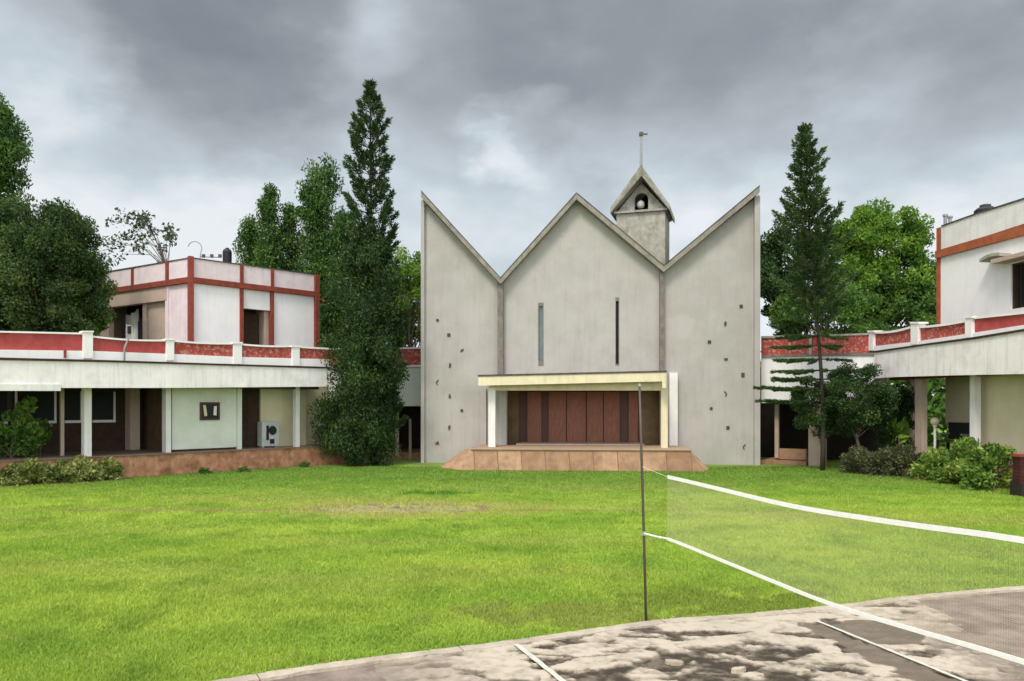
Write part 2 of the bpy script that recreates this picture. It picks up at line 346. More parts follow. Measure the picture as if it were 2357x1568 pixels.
def bush(name, loc, rx, ry, h, m, label, group=None, seed=0, leaf=.10, n=16, per=130, cat='bush'):
    r = np.random.default_rng(seed); root = empty(name, loc, label, cat, group)
    d = r.normal(size=(n, 3)); d /= np.linalg.norm(d, axis=1)[:, None]; d[:, 2] = np.abs(d[:, 2]) * 1.0
    q = r.uniform(.3, 1, n) ** .5
    cen = np.array(loc) + np.stack([d[:, 0] * rx * q * .85, d[:, 1] * ry * q * .85, .12 * h + d[:, 2] * h * q * .78], 1)
    p, v = clumps(cen, min(rx, h) * .38 * r.uniform(.7, 1.2, n), per, r)
    p[:, 2] = np.abs(p[:, 2] - loc[2] - .01) + loc[2] + .01
    dirs = p - np.array(loc) - np.array([0, 0, h * .3]); dirs /= np.linalg.norm(dirs, axis=1)[:, None]
    leaves('foliage', p, leaf, m, root, v, dirs=dirs + np.array([0, 0, .3]), jitter=1.6, aspect=.5, seed=seed)
    b = MB()
    for c_ in cen[::2]:
        b.tube([Vector(loc) + Vector((random.uniform(-.05, .05), random.uniform(-.05, .05), -.03)), Vector(loc).lerp(Vector(c_), .5) + Vector((0, 0, .05)), Vector(c_)], [.018, .012, .005], 5)
    b.build('stem', M['bark'], root)
    return root
# ================================================================== SETTING
kc = [(-12, .6), (-8, 2.9), (-5.2, 4.5)] + [tuple(gnd(x, y)[:2]) for x, y in ((200, 1622), (520, 1568), (800, 1525), (1180, 1478), (1500, 1433), (1700, 1418), (1920, 1397), (2100, 1375), (2357, 1352))] + [(9.2, 9.75), (14, 10.6), (26, 11.6), (60, 13)]
def curve(pts, sub=6):     # Catmull-Rom
    out = []
    for i in range(len(pts) - 1):
        p0 = Vector(pts[max(i - 1, 0)]); p1 = Vector(pts[i]); p2 = Vector(pts[i + 1]); p3 = Vector(pts[min(i + 2, len(pts) - 1)])
        for k in range(sub):
            t = k / sub; out.append(.5 * (2 * p1 + (p2 - p0) * t + (2 * p0 - 5 * p1 + 4 * p2 - p3) * t * t + (3 * p1 - p0 - 3 * p2 + p3) * t ** 3))
    out.append(Vector(pts[-1])); return out
K = curve(kc, 12)
KX = np.array([p.x for p in K]); KY = np.array([p.y for p in K])
def offs(pts, d):          # towards the pavement
    out = []
    for i, p in enumerate(pts):
        t = (pts[min(i + 1, len(pts) - 1)] - pts[max(i - 1, 0)]).normalized(); out.append(p + Vector((t.y, -t.x)) * d)
    return out
def lawncol(t, attr):
    g = t.nodes.new('ShaderNodeNewGeometry'); pos = g.outputs['Position']; l = t.links
    def noise(sc, det=4, stretch=None):
        n_ = t.nodes.new('ShaderNodeTexNoise'); n_.inputs['Scale'].default_value = sc; n_.inputs['Detail'].default_value = det
        if stretch:
            m_ = t.nodes.new('ShaderNodeMapping'); m_.inputs['Scale'].default_value = stretch; l.new(pos, m_.inputs[0]); l.new(m_.outputs[0], n_.inputs['Vector'])
        else: l.new(pos, n_.inputs['Vector'])
        return n_.outputs['Fac']
    def rng_(v, a, b, c=0., d=1.):
        n_ = t.nodes.new('ShaderNodeMapRange'); l.new(v, n_.inputs[0])
        for i, q in enumerate((a, b, c, d)): n_.inputs[i + 1].default_value = q
        return n_.outputs[0]
    def mix(f, a, b, mode='MIX'):
        n_ = t.nodes.new('ShaderNodeMix'); n_.data_type = 'RGBA'; n_.blend_type = mode; l.new(f, n_.inputs[0])
        for i, q in ((6, a), (7, b)):
            if isinstance(q, tuple): n_.inputs[i].default_value = (*q, 1)
            else: l.new(q, n_.inputs[i])
        return n_.outputs[2]
    c = mix(rng_(noise(.35, 5, (1, 1.6, 1)), .38, .62), (.41, .505, .080), (.285, .415, .058))
    c = mix(rng_(noise(1.4, 6), .46, .70, 0, .6), c, (.165, .27, .034))
    c = mix(rng_(noise(.22, 3, (.5, 1.8, 1)), .50, .66, 0, .65), c, (.41, .42, .11))
    sx = t.nodes.new('ShaderNodeSeparateXYZ'); l.new(pos, sx.inputs[0])
    c = mix(rng_(sx.outputs[1], 16.5, 22.0, 0, .75), c, (.135, .25, .042))      # greener, damper turf by the church
    def ell(cx_, cy_, ax, ay, w=.6):
        mp_ = t.nodes.new('ShaderNodeMapping'); mp_.inputs['Location'].default_value = (-cx_ / ax, -cy_ / ay, 0); mp_.inputs['Scale'].default_value = (1 / ax, 1 / ay, 0); l.new(pos, mp_.inputs[0])
        ln = t.nodes.new('ShaderNodeVectorMath'); ln.operation = 'LENGTH'; l.new(mp_.outputs[0], ln.inputs[0])
        ad = t.nodes.new('ShaderNodeMath'); ad.operation = 'ADD'; l.new(ln.outputs['Value'], ad.inputs[0]); l.new(rng_(noise(2.2, 5), .3, .7, -w, w), ad.inputs[1])
        return rng_(ad.outputs[0], .75, 1.15, 1, 0)
    c = mix(ell(-2.3, 15.6, 2.9, 1.3, .5), c, (.44, .43, .13))
    c = mix(ell(-2.35, 15.6, 1.75, .55, .55), c, (.37, .26, .16))
    c = mix(ell(-7.0, 15.4, 3.6, .16, .4), c, (.38, .34, .12))
    c = mix(ell(1.6, 15.3, 3.0, .12, .4), c, (.36, .34, .11))
    c = mix(ell(-1.9, 18.3, 1.0, .40, .5), c, (.10, .25, .03))
    c = mix(ell(.75, 7.75, 1.3, .40, .9), c, (.31, .36, .075))
    c = mix(ell(2.3, 8.3, 1.2, .45, .7), c, (.25, .32, .055))
    return c, mix, rng_, noise
def lawnmat(name, attr):
    m = bpy.data.materials.new(name); m.use_nodes = True; t = m.node_tree; P = t.nodes['Principled BSDF']; P.inputs['Roughness'].default_value = .8; P.inputs['Specular IOR Level'].default_value = .15
    c, mix, rng_, noise = lawncol(t, attr)
    if attr:
        a = t.nodes.new('ShaderNodeAttribute'); a.attribute_name = 'v'
        r = t.nodes.new('ShaderNodeValToRGB'); t.links.new(a.outputs['Fac'], r.inputs[0]); e_ = r.color_ramp.elements
        e_[0].color = (.97, .98, .97, 1); e_[1].color = (1.15, 1.12, 1.10, 1); t.links.new(a.outputs['Fac'], r.inputs[0])
        x = t.nodes.new('ShaderNodeMix'); x.data_type = 'RGBA'; x.blend_type = 'MULTIPLY'; x.inputs[0].default_value = 1; t.links.new(c, x.inputs[6]); t.links.new(r.outputs[0], x.inputs[7]); c = x.outputs[2]
        tr = t.nodes.new('ShaderNodeBsdfTranslucent'); t.links.new(c, tr.inputs[0]); ms = t.nodes.new('ShaderNodeMixShader'); ms.inputs[0].default_value = .4
        t.links.new(P.outputs[0], ms.inputs[1]); t.links.new(tr.outputs[0], ms.inputs[2]); t.links.new(ms.outputs[0], t.nodes['Material Output'].inputs[0])
    else:
        c = mix(rng_(noise(16, 6), .40, .62, .25, .75), c, (.16, .24, .03))
        n_ = noise(30, 5); bp = t.nodes.new('ShaderNodeBump'); bp.inputs['Strength'].default_value = .6; bp.inputs['Distance'].default_value = .04; t.links.new(n_, bp.inputs['Height']); t.links.new(bp.outputs[0], P.inputs['Normal'])
    t.links.new(c, P.inputs['Base Color']); return m
# ground to the horizon
M['earth'] = mat('earth', (.12, .11, .05), (.08, .09, .03), scale=.3)
b = MB(); b.add([(-900, -300, -.12), (900, -300, -.12), (900, 1500, -.12), (-900, 1500, -.12)], [(0, 1, 2, 3)])
tag(b.build('ground', M['earth']), kind='structure')
b = MB(); n = len(K)
for i, p in enumerate(K): b.v.append((p.x, p.y, 0))
for i, p in enumerate(K):
    t = i / (n - 1); b.v.append((-70 + 140 * t, -10 + 80 * math.sin(math.pi * min(1, t * 1.0)) + 24 * t, 0))
for i in range(n - 1): b.f.append((i, i + 1, n + i + 1, n + i))
tag(b.build('lawn', lawnmat('lawn_turf', False)), kind='structure')
# grass blades
r = np.random.default_rng(3); nb = 720000
d = np.exp(r.uniform(math.log(5.2), math.log(26), nb)); x = (r.uniform(-620, 2900, nb) - CX) / FPX * d
ok = d > np.interp(x, KX, KY) + r.normal(-.004, .012, nb)
dist = np.sqrt(((x + 2.35) / 1.75) ** 2 + ((d - 15.6) / .55) ** 2); ok &= (dist > 1) | (r.uniform(0, 1, nb) < .12)
ok &= ~(x * .714 - d * .70 < -23.75)
d = d[ok]; x = x[ok]; nb = len(d)
patch = np.sin(x * 1.7 + np.sin(d * 1.3) * 2) * np.cos(d * 1.1 + np.sin(x * .9) * 2)
h = (.022 + .020 * r.uniform(0, 1, nb) + .008 * patch) * (1 + d * .015); w = (.0035 + .0007 * d) * r.uniform(.7, 1.4, nb)
a = r.uniform(0, 2 * np.pi, nb); lean = r.normal(0, .55, (nb, 2)) * h[:, None]
V = np.zeros((nb, 3, 3), np.float32)
V[:, 0, 0] = x - np.cos(a) * w; V[:, 0, 1] = d - np.sin(a) * w; V[:, 1, 0] = x + np.cos(a) * w; V[:, 1, 1] = d + np.sin(a) * w
V[:, 2, 0] = x + lean[:, 0]; V[:, 2, 1] = d + lean[:, 1]; V[:, 2, 2] = h; V[:, :2, 2] = -.003
me = bpy.data.meshes.new('grass'); me.vertices.add(nb * 3); me.vertices.foreach_set('co', V.ravel())
me.loops.add(nb * 3); me.loops.foreach_set('vertex_index', np.arange(nb * 3, dtype=np.int32)); me.polygons.add(nb); me.polygons.foreach_set('loop_start', np.arange(0, nb * 3, 3, dtype=np.int32))
me.update(calc_edges=True); at = me.attributes.new('v', 'FLOAT', 'FACE'); at.data.foreach_set('value', r.uniform(0, 1, nb).astype(np.float32))
me.materials.append(lawnmat('grass_blades', True)); o = bpy.data.objects.new('grass', me); C.objects.link(o); tag(o, 'short bright green mown grass covering the lawn', 'grass', kind='stuff')
# pavement, kerb
M['pave'] = mat('pavement_concrete', (.27, .205, .162), (.165, .124, .098), scale=2.6, fac=(.40, .60), bump=.7, bscale=30, stain=(.12, .092, .066), stain_amt=.75, stain_scale=1.7, rough=.8)
M['kerb'] = mat('kerb_concrete', (.50, .42, .32), (.37, .30, .23), scale=3, bump=.6, bscale=30, stain=(.16, .13, .10), stain_amt=.5, stain_scale=2.5)
M['damp'] = mat('damp_cement', (.115, .09, .062), (.08, .063, .044), scale=2.5, rough=.6, bump=.3)
M['brokenbed'] = mat('broken_screed', (.075, .058, .038), (.03, .024, .016), scale=7, bump=1.0, bscale=22, rough=.75, stain=(.16, .125, .085), stain_amt=.7, stain_scale=9)
M['slab'] = mat('cream_screed', (.52, .43, .31), (.38, .31, .225), scale=5, bump=.8, bscale=35, stain=(.20, .16, .11), stain_amt=.6, stain_scale=7)
In = offs(K, .10); Out = K
b = MB(); m_ = len(In)
for p in In: b.v.append((p.x, p.y, -.006))
for p in In: b.v.append((p.x * 1.2 + (8 if p.x > 0 else 0), -14, -.006))
for i in range(m_ - 1): b.f.append((i + 1, i, m_ + i, m_ + i + 1))
tag(b.build('pavement', M['pave']), kind='structure')
b = MB(); rr = random.Random(4)
ins = [p + Vector((rr.uniform(-.012, .012), rr.uniform(-.014, .014))) for p in offs(K, .13)]
for i in range(m_ - 1):
    g0, g1 = (.005 if i % 17 == 0 else -.0008), (.005 if i % 17 == 16 else -.0008)
    a0, a1 = Out[i], Out[i + 1]; b0, b1 = ins[i], ins[i + 1]; t = (a1 - a0).normalized()
    q = [a0 + t * g0, a1 - t * g1, b1 - t * g1, b0 + t * g0]; z = .022
    b.hexa([(p.x, p.y, -.08) for p in q] + [(p.x, p.y, z + rr.uniform(-.003, .003)) for p in q])
o = b.build('kerb', M['kerb']); tag(o, kind='structure')
# broken area of the paving: dark bed with pale pieces of screed still lying on it
def flat_patch(name, pts, m, z, h=.0, jag=.03, seed=1, sub=5):
    r_ = random.Random(seed); P_ = []
    q = [Vector(gnd(x, y)[:2]) for x, y in pts]
    for i in range(len(q)):
        a_, c_ = q[i], q[(i + 1) % len(q)]
        for k in range(sub): P_.append(a_.lerp(c_, k / sub) + Vector((r_.uniform(-jag, jag), r_.uniform(-jag, jag))))
    b_ = MB(); b_.prism([(p.x, p.y, z - .02) for p in P_], [(p.x, p.y, z + h) for p in P_]); return b_.build(name, m)
def wornmat():
    m = bpy.data.materials.new('worn_screed'); m.use_nodes = True; t = m.node_tree; P = t.nodes['Principled BSDF']; P.inputs['Roughness'].default_value = .85; P.inputs['Specular IOR Level'].default_value = .2
    a = t.nodes.new('ShaderNodeAttribute'); a.attribute_name = 'v'; r_ = t.nodes.new('ShaderNodeValToRGB'); t.links.new(a.outputs['Fac'], r_.inputs[0]); el = r_.color_ramp.elements
    el[0].color = (.050, .038, .026, 1); el[1].color = (.48, .40, .305, 1)
    for p, c_ in ((.18, (.105, .082, .057, 1)), (.40, (.19, .152, .11, 1)), (.58, (.30, .24, .183, 1)), (.78, (.40, .335, .255, 1))): q = el.new(p); q.color = c_
    t.links.new(r_.outputs[0], P.inputs['Base Color']); g = t.nodes.new('ShaderNodeNewGeometry'); n_ = t.nodes.new('ShaderNodeTexNoise'); n_.inputs['Scale'].default_value = 60; n_.inputs['Detail'].default_value = 4; t.links.new(g.outputs['Position'], n_.inputs['Vector'])
    bp = t.nodes.new('ShaderNodeBump'); bp.inputs['Strength'].default_value = .5; bp.inputs['Distance'].default_value = .01; t.links.new(n_.outputs['Fac'], bp.inputs['Height']); t.links.new(bp.outputs[0], P.inputs['Normal']); return m
def fbm(X_, Y_, sc, octs=5, seed=0, rough=.55):
    r_ = np.random.default_rng(seed); T_ = r_.uniform(0, 1, (256, 256)); out = 0; amp = 1; tot_ = 0
    for k in range(octs):
        x_, y_ = X_ * sc * 2 ** k + 17.3 * k, Y_ * sc * 2 ** k + 9.1 * k; xi, yi = np.floor(x_).astype(int), np.floor(y_).astype(int); fx, fy = x_ - xi, y_ - yi
        fx, fy = fx * fx * (3 - 2 * fx), fy * fy * (3 - 2 * fy); g = lambda a_, c_: T_[a_ % 256, c_ % 256]
        out = out + amp * ((g(xi, yi) * (1 - fx) + g(xi + 1, yi) * fx) * (1 - fy) + (g(xi, yi + 1) * (1 - fx) + g(xi + 1, yi + 1) * fx) * fy); tot_ += amp; amp *= rough
    return out / tot_
gx, gy = np.meshgrid(np.arange(-1.9, 4.5, .012), np.arange(4.9, 8.35, .014)); wx_ = gx + .25 * (fbm(gx, gy, 1.6, 4, 5) - .5); wy_ = gy + .16 * (fbm(gx, gy, 1.9, 4, 6) - .5)
pxx = CX + FPX * gx / gy; pyy = HY + FPX * CH / gy
top_ = np.interp(pxx + 90 * (fbm(gx, gy, 2.5, 4, 8) - .5), [1240, 1290, 1400, 1520, 1640, 1760, 1900, 2020, 2120], [1580, 1520, 1512, 1490, 1468, 1455, 1478, 1545, 1640])
ins_ = np.clip((pyy - top_) / 38, -1, 1)                                  # > 0 inside the broken area
fn = fbm(wx_ * 1.0, wy_ * 1.9, 2.7, 6, 12, .52); pit = fbm(wx_ * 1.0, wy_ * 2.4, 3.1, 5, 44, .5)
H = fn - (.30 + .30 * np.clip(ins_ * 1.3, 0, 1)); H = np.where(ins_ <= 0, np.minimum(.2, pit - .40), H)
lay = np.clip(H / .03, 0, 1); fine = fbm(gx, gy, 14, 4, 31) - .5
zz = .004 + .014 * lay + .012 * fine
crk = np.abs(fbm(wx_, wy_ * 1.5, 1.7, 5, 91, .5) - .5); crk2 = np.abs(fbm(wx_, wy_ * 1.3, 3.0, 4, 93, .5) - .52)
shade_ = np.clip(H / .085, -.6, 1) * .52 + .42 + .9 * fine + .6 * (fbm(gx, gy * 1.6, 5, 4, 57) - .5)
shade_ -= .40 * np.clip(1 - crk / .006, 0, 1) + .25 * np.clip(1 - crk2 / .007, 0, 1); zz -= .008 * np.clip(1 - crk / .006, 0, 1)
jj = fbm(gx, gy, 1.3, 5, 71) - .5; kerb_y = np.interp(gx, KX, KY) - .125
rb_ = (2300 + 500 * jj + (pyy - 1450) * 1.1) - pxx; lb_ = pxx - (820 + 260 * jj + (pyy - 1490) * .6)
m_e = np.clip(np.minimum(rb_ / 150, lb_ / 330), 0, 1); shade_ = shade_ * m_e + (1 - m_e) * (.50 + .25 * fine)
nw = 26 * (fbm(gx, gy, 6, 4, 61) - .5)
lo_ = np.interp(pxx + nw, [1830, 1900, 2010, 2130, 2260], [1436, 1478, 1532, 1590, 1650]) + nw; hi_ = np.interp(pxx, [1830, 1890, 2200, 2300], [1434, 1438, 1568, 1610])
wedge = np.clip((lo_ - pyy) / 9, 0, 1) * np.clip((pyy - hi_) / 3, 0, 1) * (pxx > 1836)
ex_, ey_ = (pxx - 2018) / 113, (pyy - 1460 - (pxx - 2018) * .10) / 27; oval = np.clip((1.02 + nw / 400 - np.sqrt(ex_ ** 2 + ey_ ** 2)) / .06, 0, 1)
dk = np.maximum(wedge, oval); shade_ = shade_ * (1 - dk) + dk * (.30 + .10 * fine + .12 * (fbm(gx, gy, 4, 3, 66) - .5))
out_ = (gy > kerb_y) | (rb_ < 0) | (lb_ < 0); zz = zz * np.clip(m_e * 3, .12, 1) - .004 * (1 - np.clip(m_e * 3, 0, 1)); zz = np.where(out_, -.035, zz)
ny_, nx_ = gx.shape; me = bpy.data.meshes.new('broken_paving'); vv = np.stack([gx, gy, zz], -1).reshape(-1, 3).astype(np.float32)
ii = (np.arange(ny_ - 1)[:, None] * nx_ + np.arange(nx_ - 1)[None]).ravel(); fq = np.stack([ii, ii + 1, ii + nx_ + 1, ii + nx_], 1).astype(np.int32)
me.vertices.add(len(vv)); me.vertices.foreach_set('co', vv.ravel()); me.loops.add(len(fq) * 4); me.loops.foreach_set('vertex_index', fq.ravel()); me.polygons.add(len(fq)); me.polygons.foreach_set('loop_start', np.arange(0, len(fq) * 4, 4, dtype=np.int32))
me.update(calc_edges=True); me.materials.append(wornmat()); at = me.attributes.new('v', 'FLOAT', 'POINT'); at.data.foreach_set('value', np.clip(shade_, 0, 1).ravel().astype(np.float32)); me.shade_smooth()
o = bpy.data.objects.new('broken_paving', me); C.objects.link(o); tag(o, kind='structure')
# dark oval of wet cement
# slabs
rs = random.Random(21)
stones = [(1700, 1548, 22, .035, .2, 'little cream stone alone on the dark broken paving'), (1548, 1530, 26, .04, -.2, 'flat cream stone in the middle of the broken paving'),
 (1850, 1552, 20, .04, .3, 'small bright stone at the right of the broken paving'), (1935, 1560, 18, .05, .1, 'pale block near the bottom of the right painted line'),
 (1335, 1548, 24, .035, .4, 'small cream stone right beside the left painted line')]
for i, (x_, y_, hx, hd, an, lb) in enumerate(stones):
    c_ = gnd(x_, y_); wx = hx / FPX * c_.y; P_ = []; k_ = rs.randint(6, 9)
    for k in range(k_):
        t = 2 * math.pi * k / k_ + rs.uniform(-.2, .2); q = rs.uniform(.6, 1.2); X_, Y_ = math.cos(t) * wx * q, math.sin(t) * hd * q
        P_.append((c_.x + X_ * math.cos(an) - Y_ * math.sin(an), c_.y + X_ * math.sin(an) + Y_ * math.cos(an)))
    hh = rs.uniform(.030, .040); b = MB(); b.prism([(p[0], p[1], -.02) for p in P_], [(c_.x + (p[0] - c_.x) * .97, c_.y + (p[1] - c_.y) * .95, hh + rs.uniform(-.003, .003)) for p in P_])
    tag(b.build('loose_stone', M['slab']), lb, 'stone', 'loose stones on the broken paving')
# painted lines
def line(name, a_, c_, w0, z=.005):
    a_ = gnd(*a_); c_ = gnd(*c_); t = (c_ - a_).normalized(); n_ = Vector((-t.y, t.x, 0)); c2 = c_ + t * 2.5; b_ = MB(); k = 40; L_, R_ = [], []
    for i in range(k + 1):
        p = a_.lerp(c2, i / k); L_.append(p + n_ * (w0 + rs.uniform(-.004, .004))); R_.append(p - n_ * (w0 + rs.uniform(-.004, .004)))
    for p in L_ + R_: b_.v.append((p.x, p.y, z))
    for i in range(k): b_.f.append((i, i + 1, k + 2 + i, k + 1 + i))
    o = b_.build(name, M['paint']); tag(o, kind='structure')
line('painted_line', (1187, 1490), (1285, 1568), .026, .0315)
line('painted_line', (1880, 1436), (2200, 1568), .019, .0335)
def soil_shade(name, pts, w_, seed, d0=None):  # brown soil edging that also paints contact shade along the wall feet
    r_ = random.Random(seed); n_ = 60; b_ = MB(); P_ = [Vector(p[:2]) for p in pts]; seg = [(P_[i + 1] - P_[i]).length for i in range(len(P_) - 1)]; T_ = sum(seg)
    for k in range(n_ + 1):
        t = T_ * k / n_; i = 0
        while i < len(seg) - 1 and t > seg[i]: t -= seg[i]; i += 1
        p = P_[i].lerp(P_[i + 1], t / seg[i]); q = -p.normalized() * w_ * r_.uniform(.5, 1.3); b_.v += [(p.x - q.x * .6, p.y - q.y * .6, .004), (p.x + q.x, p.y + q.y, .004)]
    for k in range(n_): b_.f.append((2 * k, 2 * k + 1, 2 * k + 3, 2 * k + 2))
    tag(b_.build(name, M['soil_shade']), kind='structure')
M['soil_shade'] = mat('soil_contact_shade', (.26, .17, .10), (.16, .13, .06), scale=6, bump=.6)  # soil brown, doubling as contact shade put into the colour
soil_shade('soil_shade_edge', [px(-300, HY, 17.3), px(0, HY, 19.8), px(400, HY, 23.0), px(820, HY, 27.7), px(960, HY, 27.6), px(1000, HY, 26.6)], .28, 3)
soil_shade('soil_shade_edge', [px(1655, HY, 24.6), px(1700, HY, 26.3), px(1760, HY, 26.3), px(1870, HY, 25.6), px(1960, HY, 23.6), px(2330, HY, 18.9)], .35, 4)
# ================================================================== BADMINTON NET
net = empty('badminton_net', gnd(1488, 1432), 'fine badminton net with white tapes stretched from the thin pole towards the right', 'net')
a0 = Vector((1.494, 7.15)); dirn = (Vector((2.64, 3.84)) - a0); LN = dirn.length; dirn /= LN; TOT = 5.9
def at_px(x_, y_):
    rx = (x_ - CX) / FPX; t = (rx * a0.y - a0.x) / (dirn.x - rx * dirn.y); d_ = a0.y + dirn.y * t; return t, CH + (HY - y_) / FPX * d_
tp = [at_px(*q) for q in ((1540, 1098), (1833, 1168.6), (2093.6, 1208.5), (2357, 1241))] + [(4.8, 1.47), (TOT, 1.52)]
bp_ = [at_px(*q) for q in ((1540, 1240.6), (1692, 1302.8), (1913, 1393), (2133.6, 1459), (2357, 1521))] + [(4.8, .86), (TOT, .90)]
def zt(t): return float(np.interp(t, [q[0] for q in tp], [q[1] for q in tp]))
def zb(t): return float(np.interp(t, [q[0] for q in bp_], [q[1] for q in bp_]))
# smooth
def sm(fn, t): return sum(fn(min(TOT, max(0, t + o_))) for o_ in (-.3, -.15, 0, .15, .3)) / 5
def np3(t, z): p = a0 + dirn * t; return Vector((p.x, p.y, z))
b = MB(); ns = 60
def strip(b_, zf, h0, h1, th=.002, t1=TOT):
    nr = Vector((dirn.y, -dirn.x, 0)) * th
    for i in range(ns):
        t0_, t1_ = t1 * i / ns, t1 * (i + 1) / ns
        q = [np3(t0_, sm(zf, t0_) + h0) - nr, np3(t1_, sm(zf, t1_) + h0) - nr, np3(t1_, sm(zf, t1_) + h0) + nr, np3(t0_, sm(zf, t0_) + h0) + nr]
        q += [np3(t0_, sm(zf, t0_) + h1) - nr, np3(t1_, sm(zf, t1_) + h1) - nr, np3(t1_, sm(zf, t1_) + h1) + nr, np3(t0_, sm(zf, t0_) + h1) + nr]
        b_.hexa(q)
b = MB(); strip(b, zt, -.0165, .0165, .003); b.build('top_tape', M['tape'], net)
b = MB(); strip(b, zb, -.014, .014, .003); b.build('bottom_tape', M['tape'], net)
b = MB(); sp = .0092; thk = .00031
def strand(b_, p, q, th):
    d_ = (q - p).normalized(); u_ = d_.cross(Vector((dirn.y, -dirn.x, 0))).normalized() * th; w_ = Vector((dirn.y, -dirn.x, 0)) * th
    b_.add([p + u_, p - u_ * .5 + w_, p - u_ * .5 - w_, q + u_, q - u_ * .5 + w_, q - u_ * .5 - w_], [(0, 1, 4, 3), (1, 2, 5, 4), (2, 0, 3, 5)])
for i in range(int(TOT / sp) + 1): strand(b, np3(i * sp, sm(zb, i * sp)), np3(i * sp, sm(zt, i * sp)), thk * (2.2 if i == 0 else 1))
nh = 62
for j in range(1, nh):
    for i in range(24):
        t0_, t1_ = TOT * i / 24, TOT * (i + 1) / 24; f = j / nh
        strand(b, np3(t0_, sm(zb, t0_) * (1 - f) + sm(zt, t0_) * f), np3(t1_, sm(zb, t1_) * (1 - f) + sm(zt, t1_) * f), thk)
b.build('mesh', M['string'], net)
pb = gnd(1488, 1432); pt_ = px(1472, 890, pb.y)
b = MB(); q = pb.lerp(pt_, (1432 - 1228) / (1432 - 890)); b.tube([q, q.lerp(np3(0, sm(zb, 0)), .5) - Vector((0, 0, .004)), np3(0, sm(zb, 0))], .009, 6)
b.build('tie_cord', M['tape'], net); b = MB(); q = pb.lerp(pt_, .66); b.tube([q, np3(0, sm(zt, 0))], .0015, 5); b.build('tie_cord', M['tape'], net)
pole = empty('net_pole', pb, 'thin dark metal pole stuck in the turf at the edge of the pavement', 'pole')
b = MB(); b.tube([pb - Vector((0, 0, .15)), pb.lerp(pt_, .35), pb.lerp(pt_, .7), pt_], [.014, .013, .013, .012], 10); b.build('shaft', M['metal'], pole, smooth=True)
b = MB(); b.tube([pt_, pt_ + Vector((0, 0, .03))], [.017, .012], 10); b.build('cap', M['greymetal'], pole); q2 = pb.lerp(pt_, (1432 - 1228) / (1432 - 890)); b = MB(); b.tube([q2 - Vector((0, 0, .02)), q2 + Vector((0, 0, .02))], .018, 10); b.build('collar', M['greymetal'], pole)
# small dark stone on the bare patch
g_ = gnd(912, 1169); b = MB(); b.lathe((g_.x, g_.y, -.01), [(.06, 0), (.08, .02), (.06, .05), (.03, .065)], 9); tag(b.build('stone', M['concrete_dark']), 'small dark stone lying on the bare patch of the lawn', 'stone')
# ================================================================== CHURCH
F0 = Pl(px(972, HY, 27.9), px(1757, HY, 26.9))
ch = empty('church', F0.P(F0.S(1327), 0, 0), 'grey concrete church with a zigzag gabled front', 'church')
def hz(x_, y_, off): return F0.hit(x_, y_, off)
RO = .38
prof = [hz(969, 438, RO), hz(1152, 638, RO), hz(1327, 443, RO), hz(1528, 610, RO), hz(1749, 426, RO)]   # top line of roof plates at their front edge
ps = [q[0] for q in prof]; pz = [q[1] for q in prof]
TH = .25
def topz(s_): return float(np.interp(s_, ps, pz)) - TH + .02
sL, sR = F0.S(970.5), F0.S(1747.5)
slots = [(F0.S(1239), F0.S(1251), hz(1245, 842, 0)[1], hz(1245, 697, 0)[1]), (F0.S(1416.5), F0.S(1425), hz(1420, 841, 0)[1], hz(1420, 685, 0)[1])]
dS0, dS1 = F0.S(1166), F0.S(1520); dz0, dz1 = .66, hz(1330, 896, 0)[1] + .02
cuts = sorted([sL, sR, ps[1], ps[2], ps[3], dS0, dS1] + [v for q in slots for v in q[:2]])
b = MB(); WT = .32
for i in range(len(cuts) - 1):
    s0, s1 = cuts[i], cuts[i + 1]
    if s1 - s0 < 1e-5: continue
    mid = (s0 + s1) / 2; segs = [(-.1, None)]
    if dS0 < mid < dS1: segs = [(dz1, None)]
    for q in slots:
        if q[0] < mid < q[1]: segs = [(segs[0][0], q[2]), (q[3], None)]
    for z0, z1 in segs:
        F0.poly(b, [(s0, z0), (s1, z0), (s1, z1 if z1 else topz(s1)), (s0, z1 if z1 else topz(s0))], -WT, 0)
b.build('front_wall', M['concrete'], ch)
# side and back walls
DEP = -13.
b = MB(); F0.poly(b, [(sL, -.1), (sL + WT, -.1), (sL + WT, topz(sL + WT)), (sL, topz(sL))], DEP, -WT - .002); b.build('side_wall', M['concrete'], ch); b = MB()
F0.poly(b, [(sR - WT, -.1), (sR, -.1), (sR, topz(sR)), (sR - WT, topz(sR - WT))], DEP, -WT - .002); b.build('side_wall', M['concrete'], ch)
b = MB(); F0.poly(b, [(sL, -.1), (sR, -.1)] + [(s_, topz(s_)) for s_ in (sR, ps[3], ps[2], ps[1], sL)], DEP - .3, DEP - .002); b.build('back_wall', M['concrete'], ch)
# roof plates
for i in range(4):
    b = MB(); s0, s1, z0, z1 = ps[i], ps[i + 1], pz[i], pz[i + 1]; e_ = .003
    F0.poly(b, [(s0 + e_, z0 - TH), (s1 - e_, z1 - TH), (s1 - e_, z1 - .03), (s0 + e_, z0 - .03)], DEP - .5, RO)
    o = b.build('roof_plate', M['roof_conc'], ch)
    b = MB(); F0.poly(b, [(s0 + e_, z0 - .03), (s1 - e_, z1 - .03), (s1 - e_, z1), (s0 + e_, z0)], DEP - .5, RO + .02); b.build('roof_edge', M['roof_edge'], o)
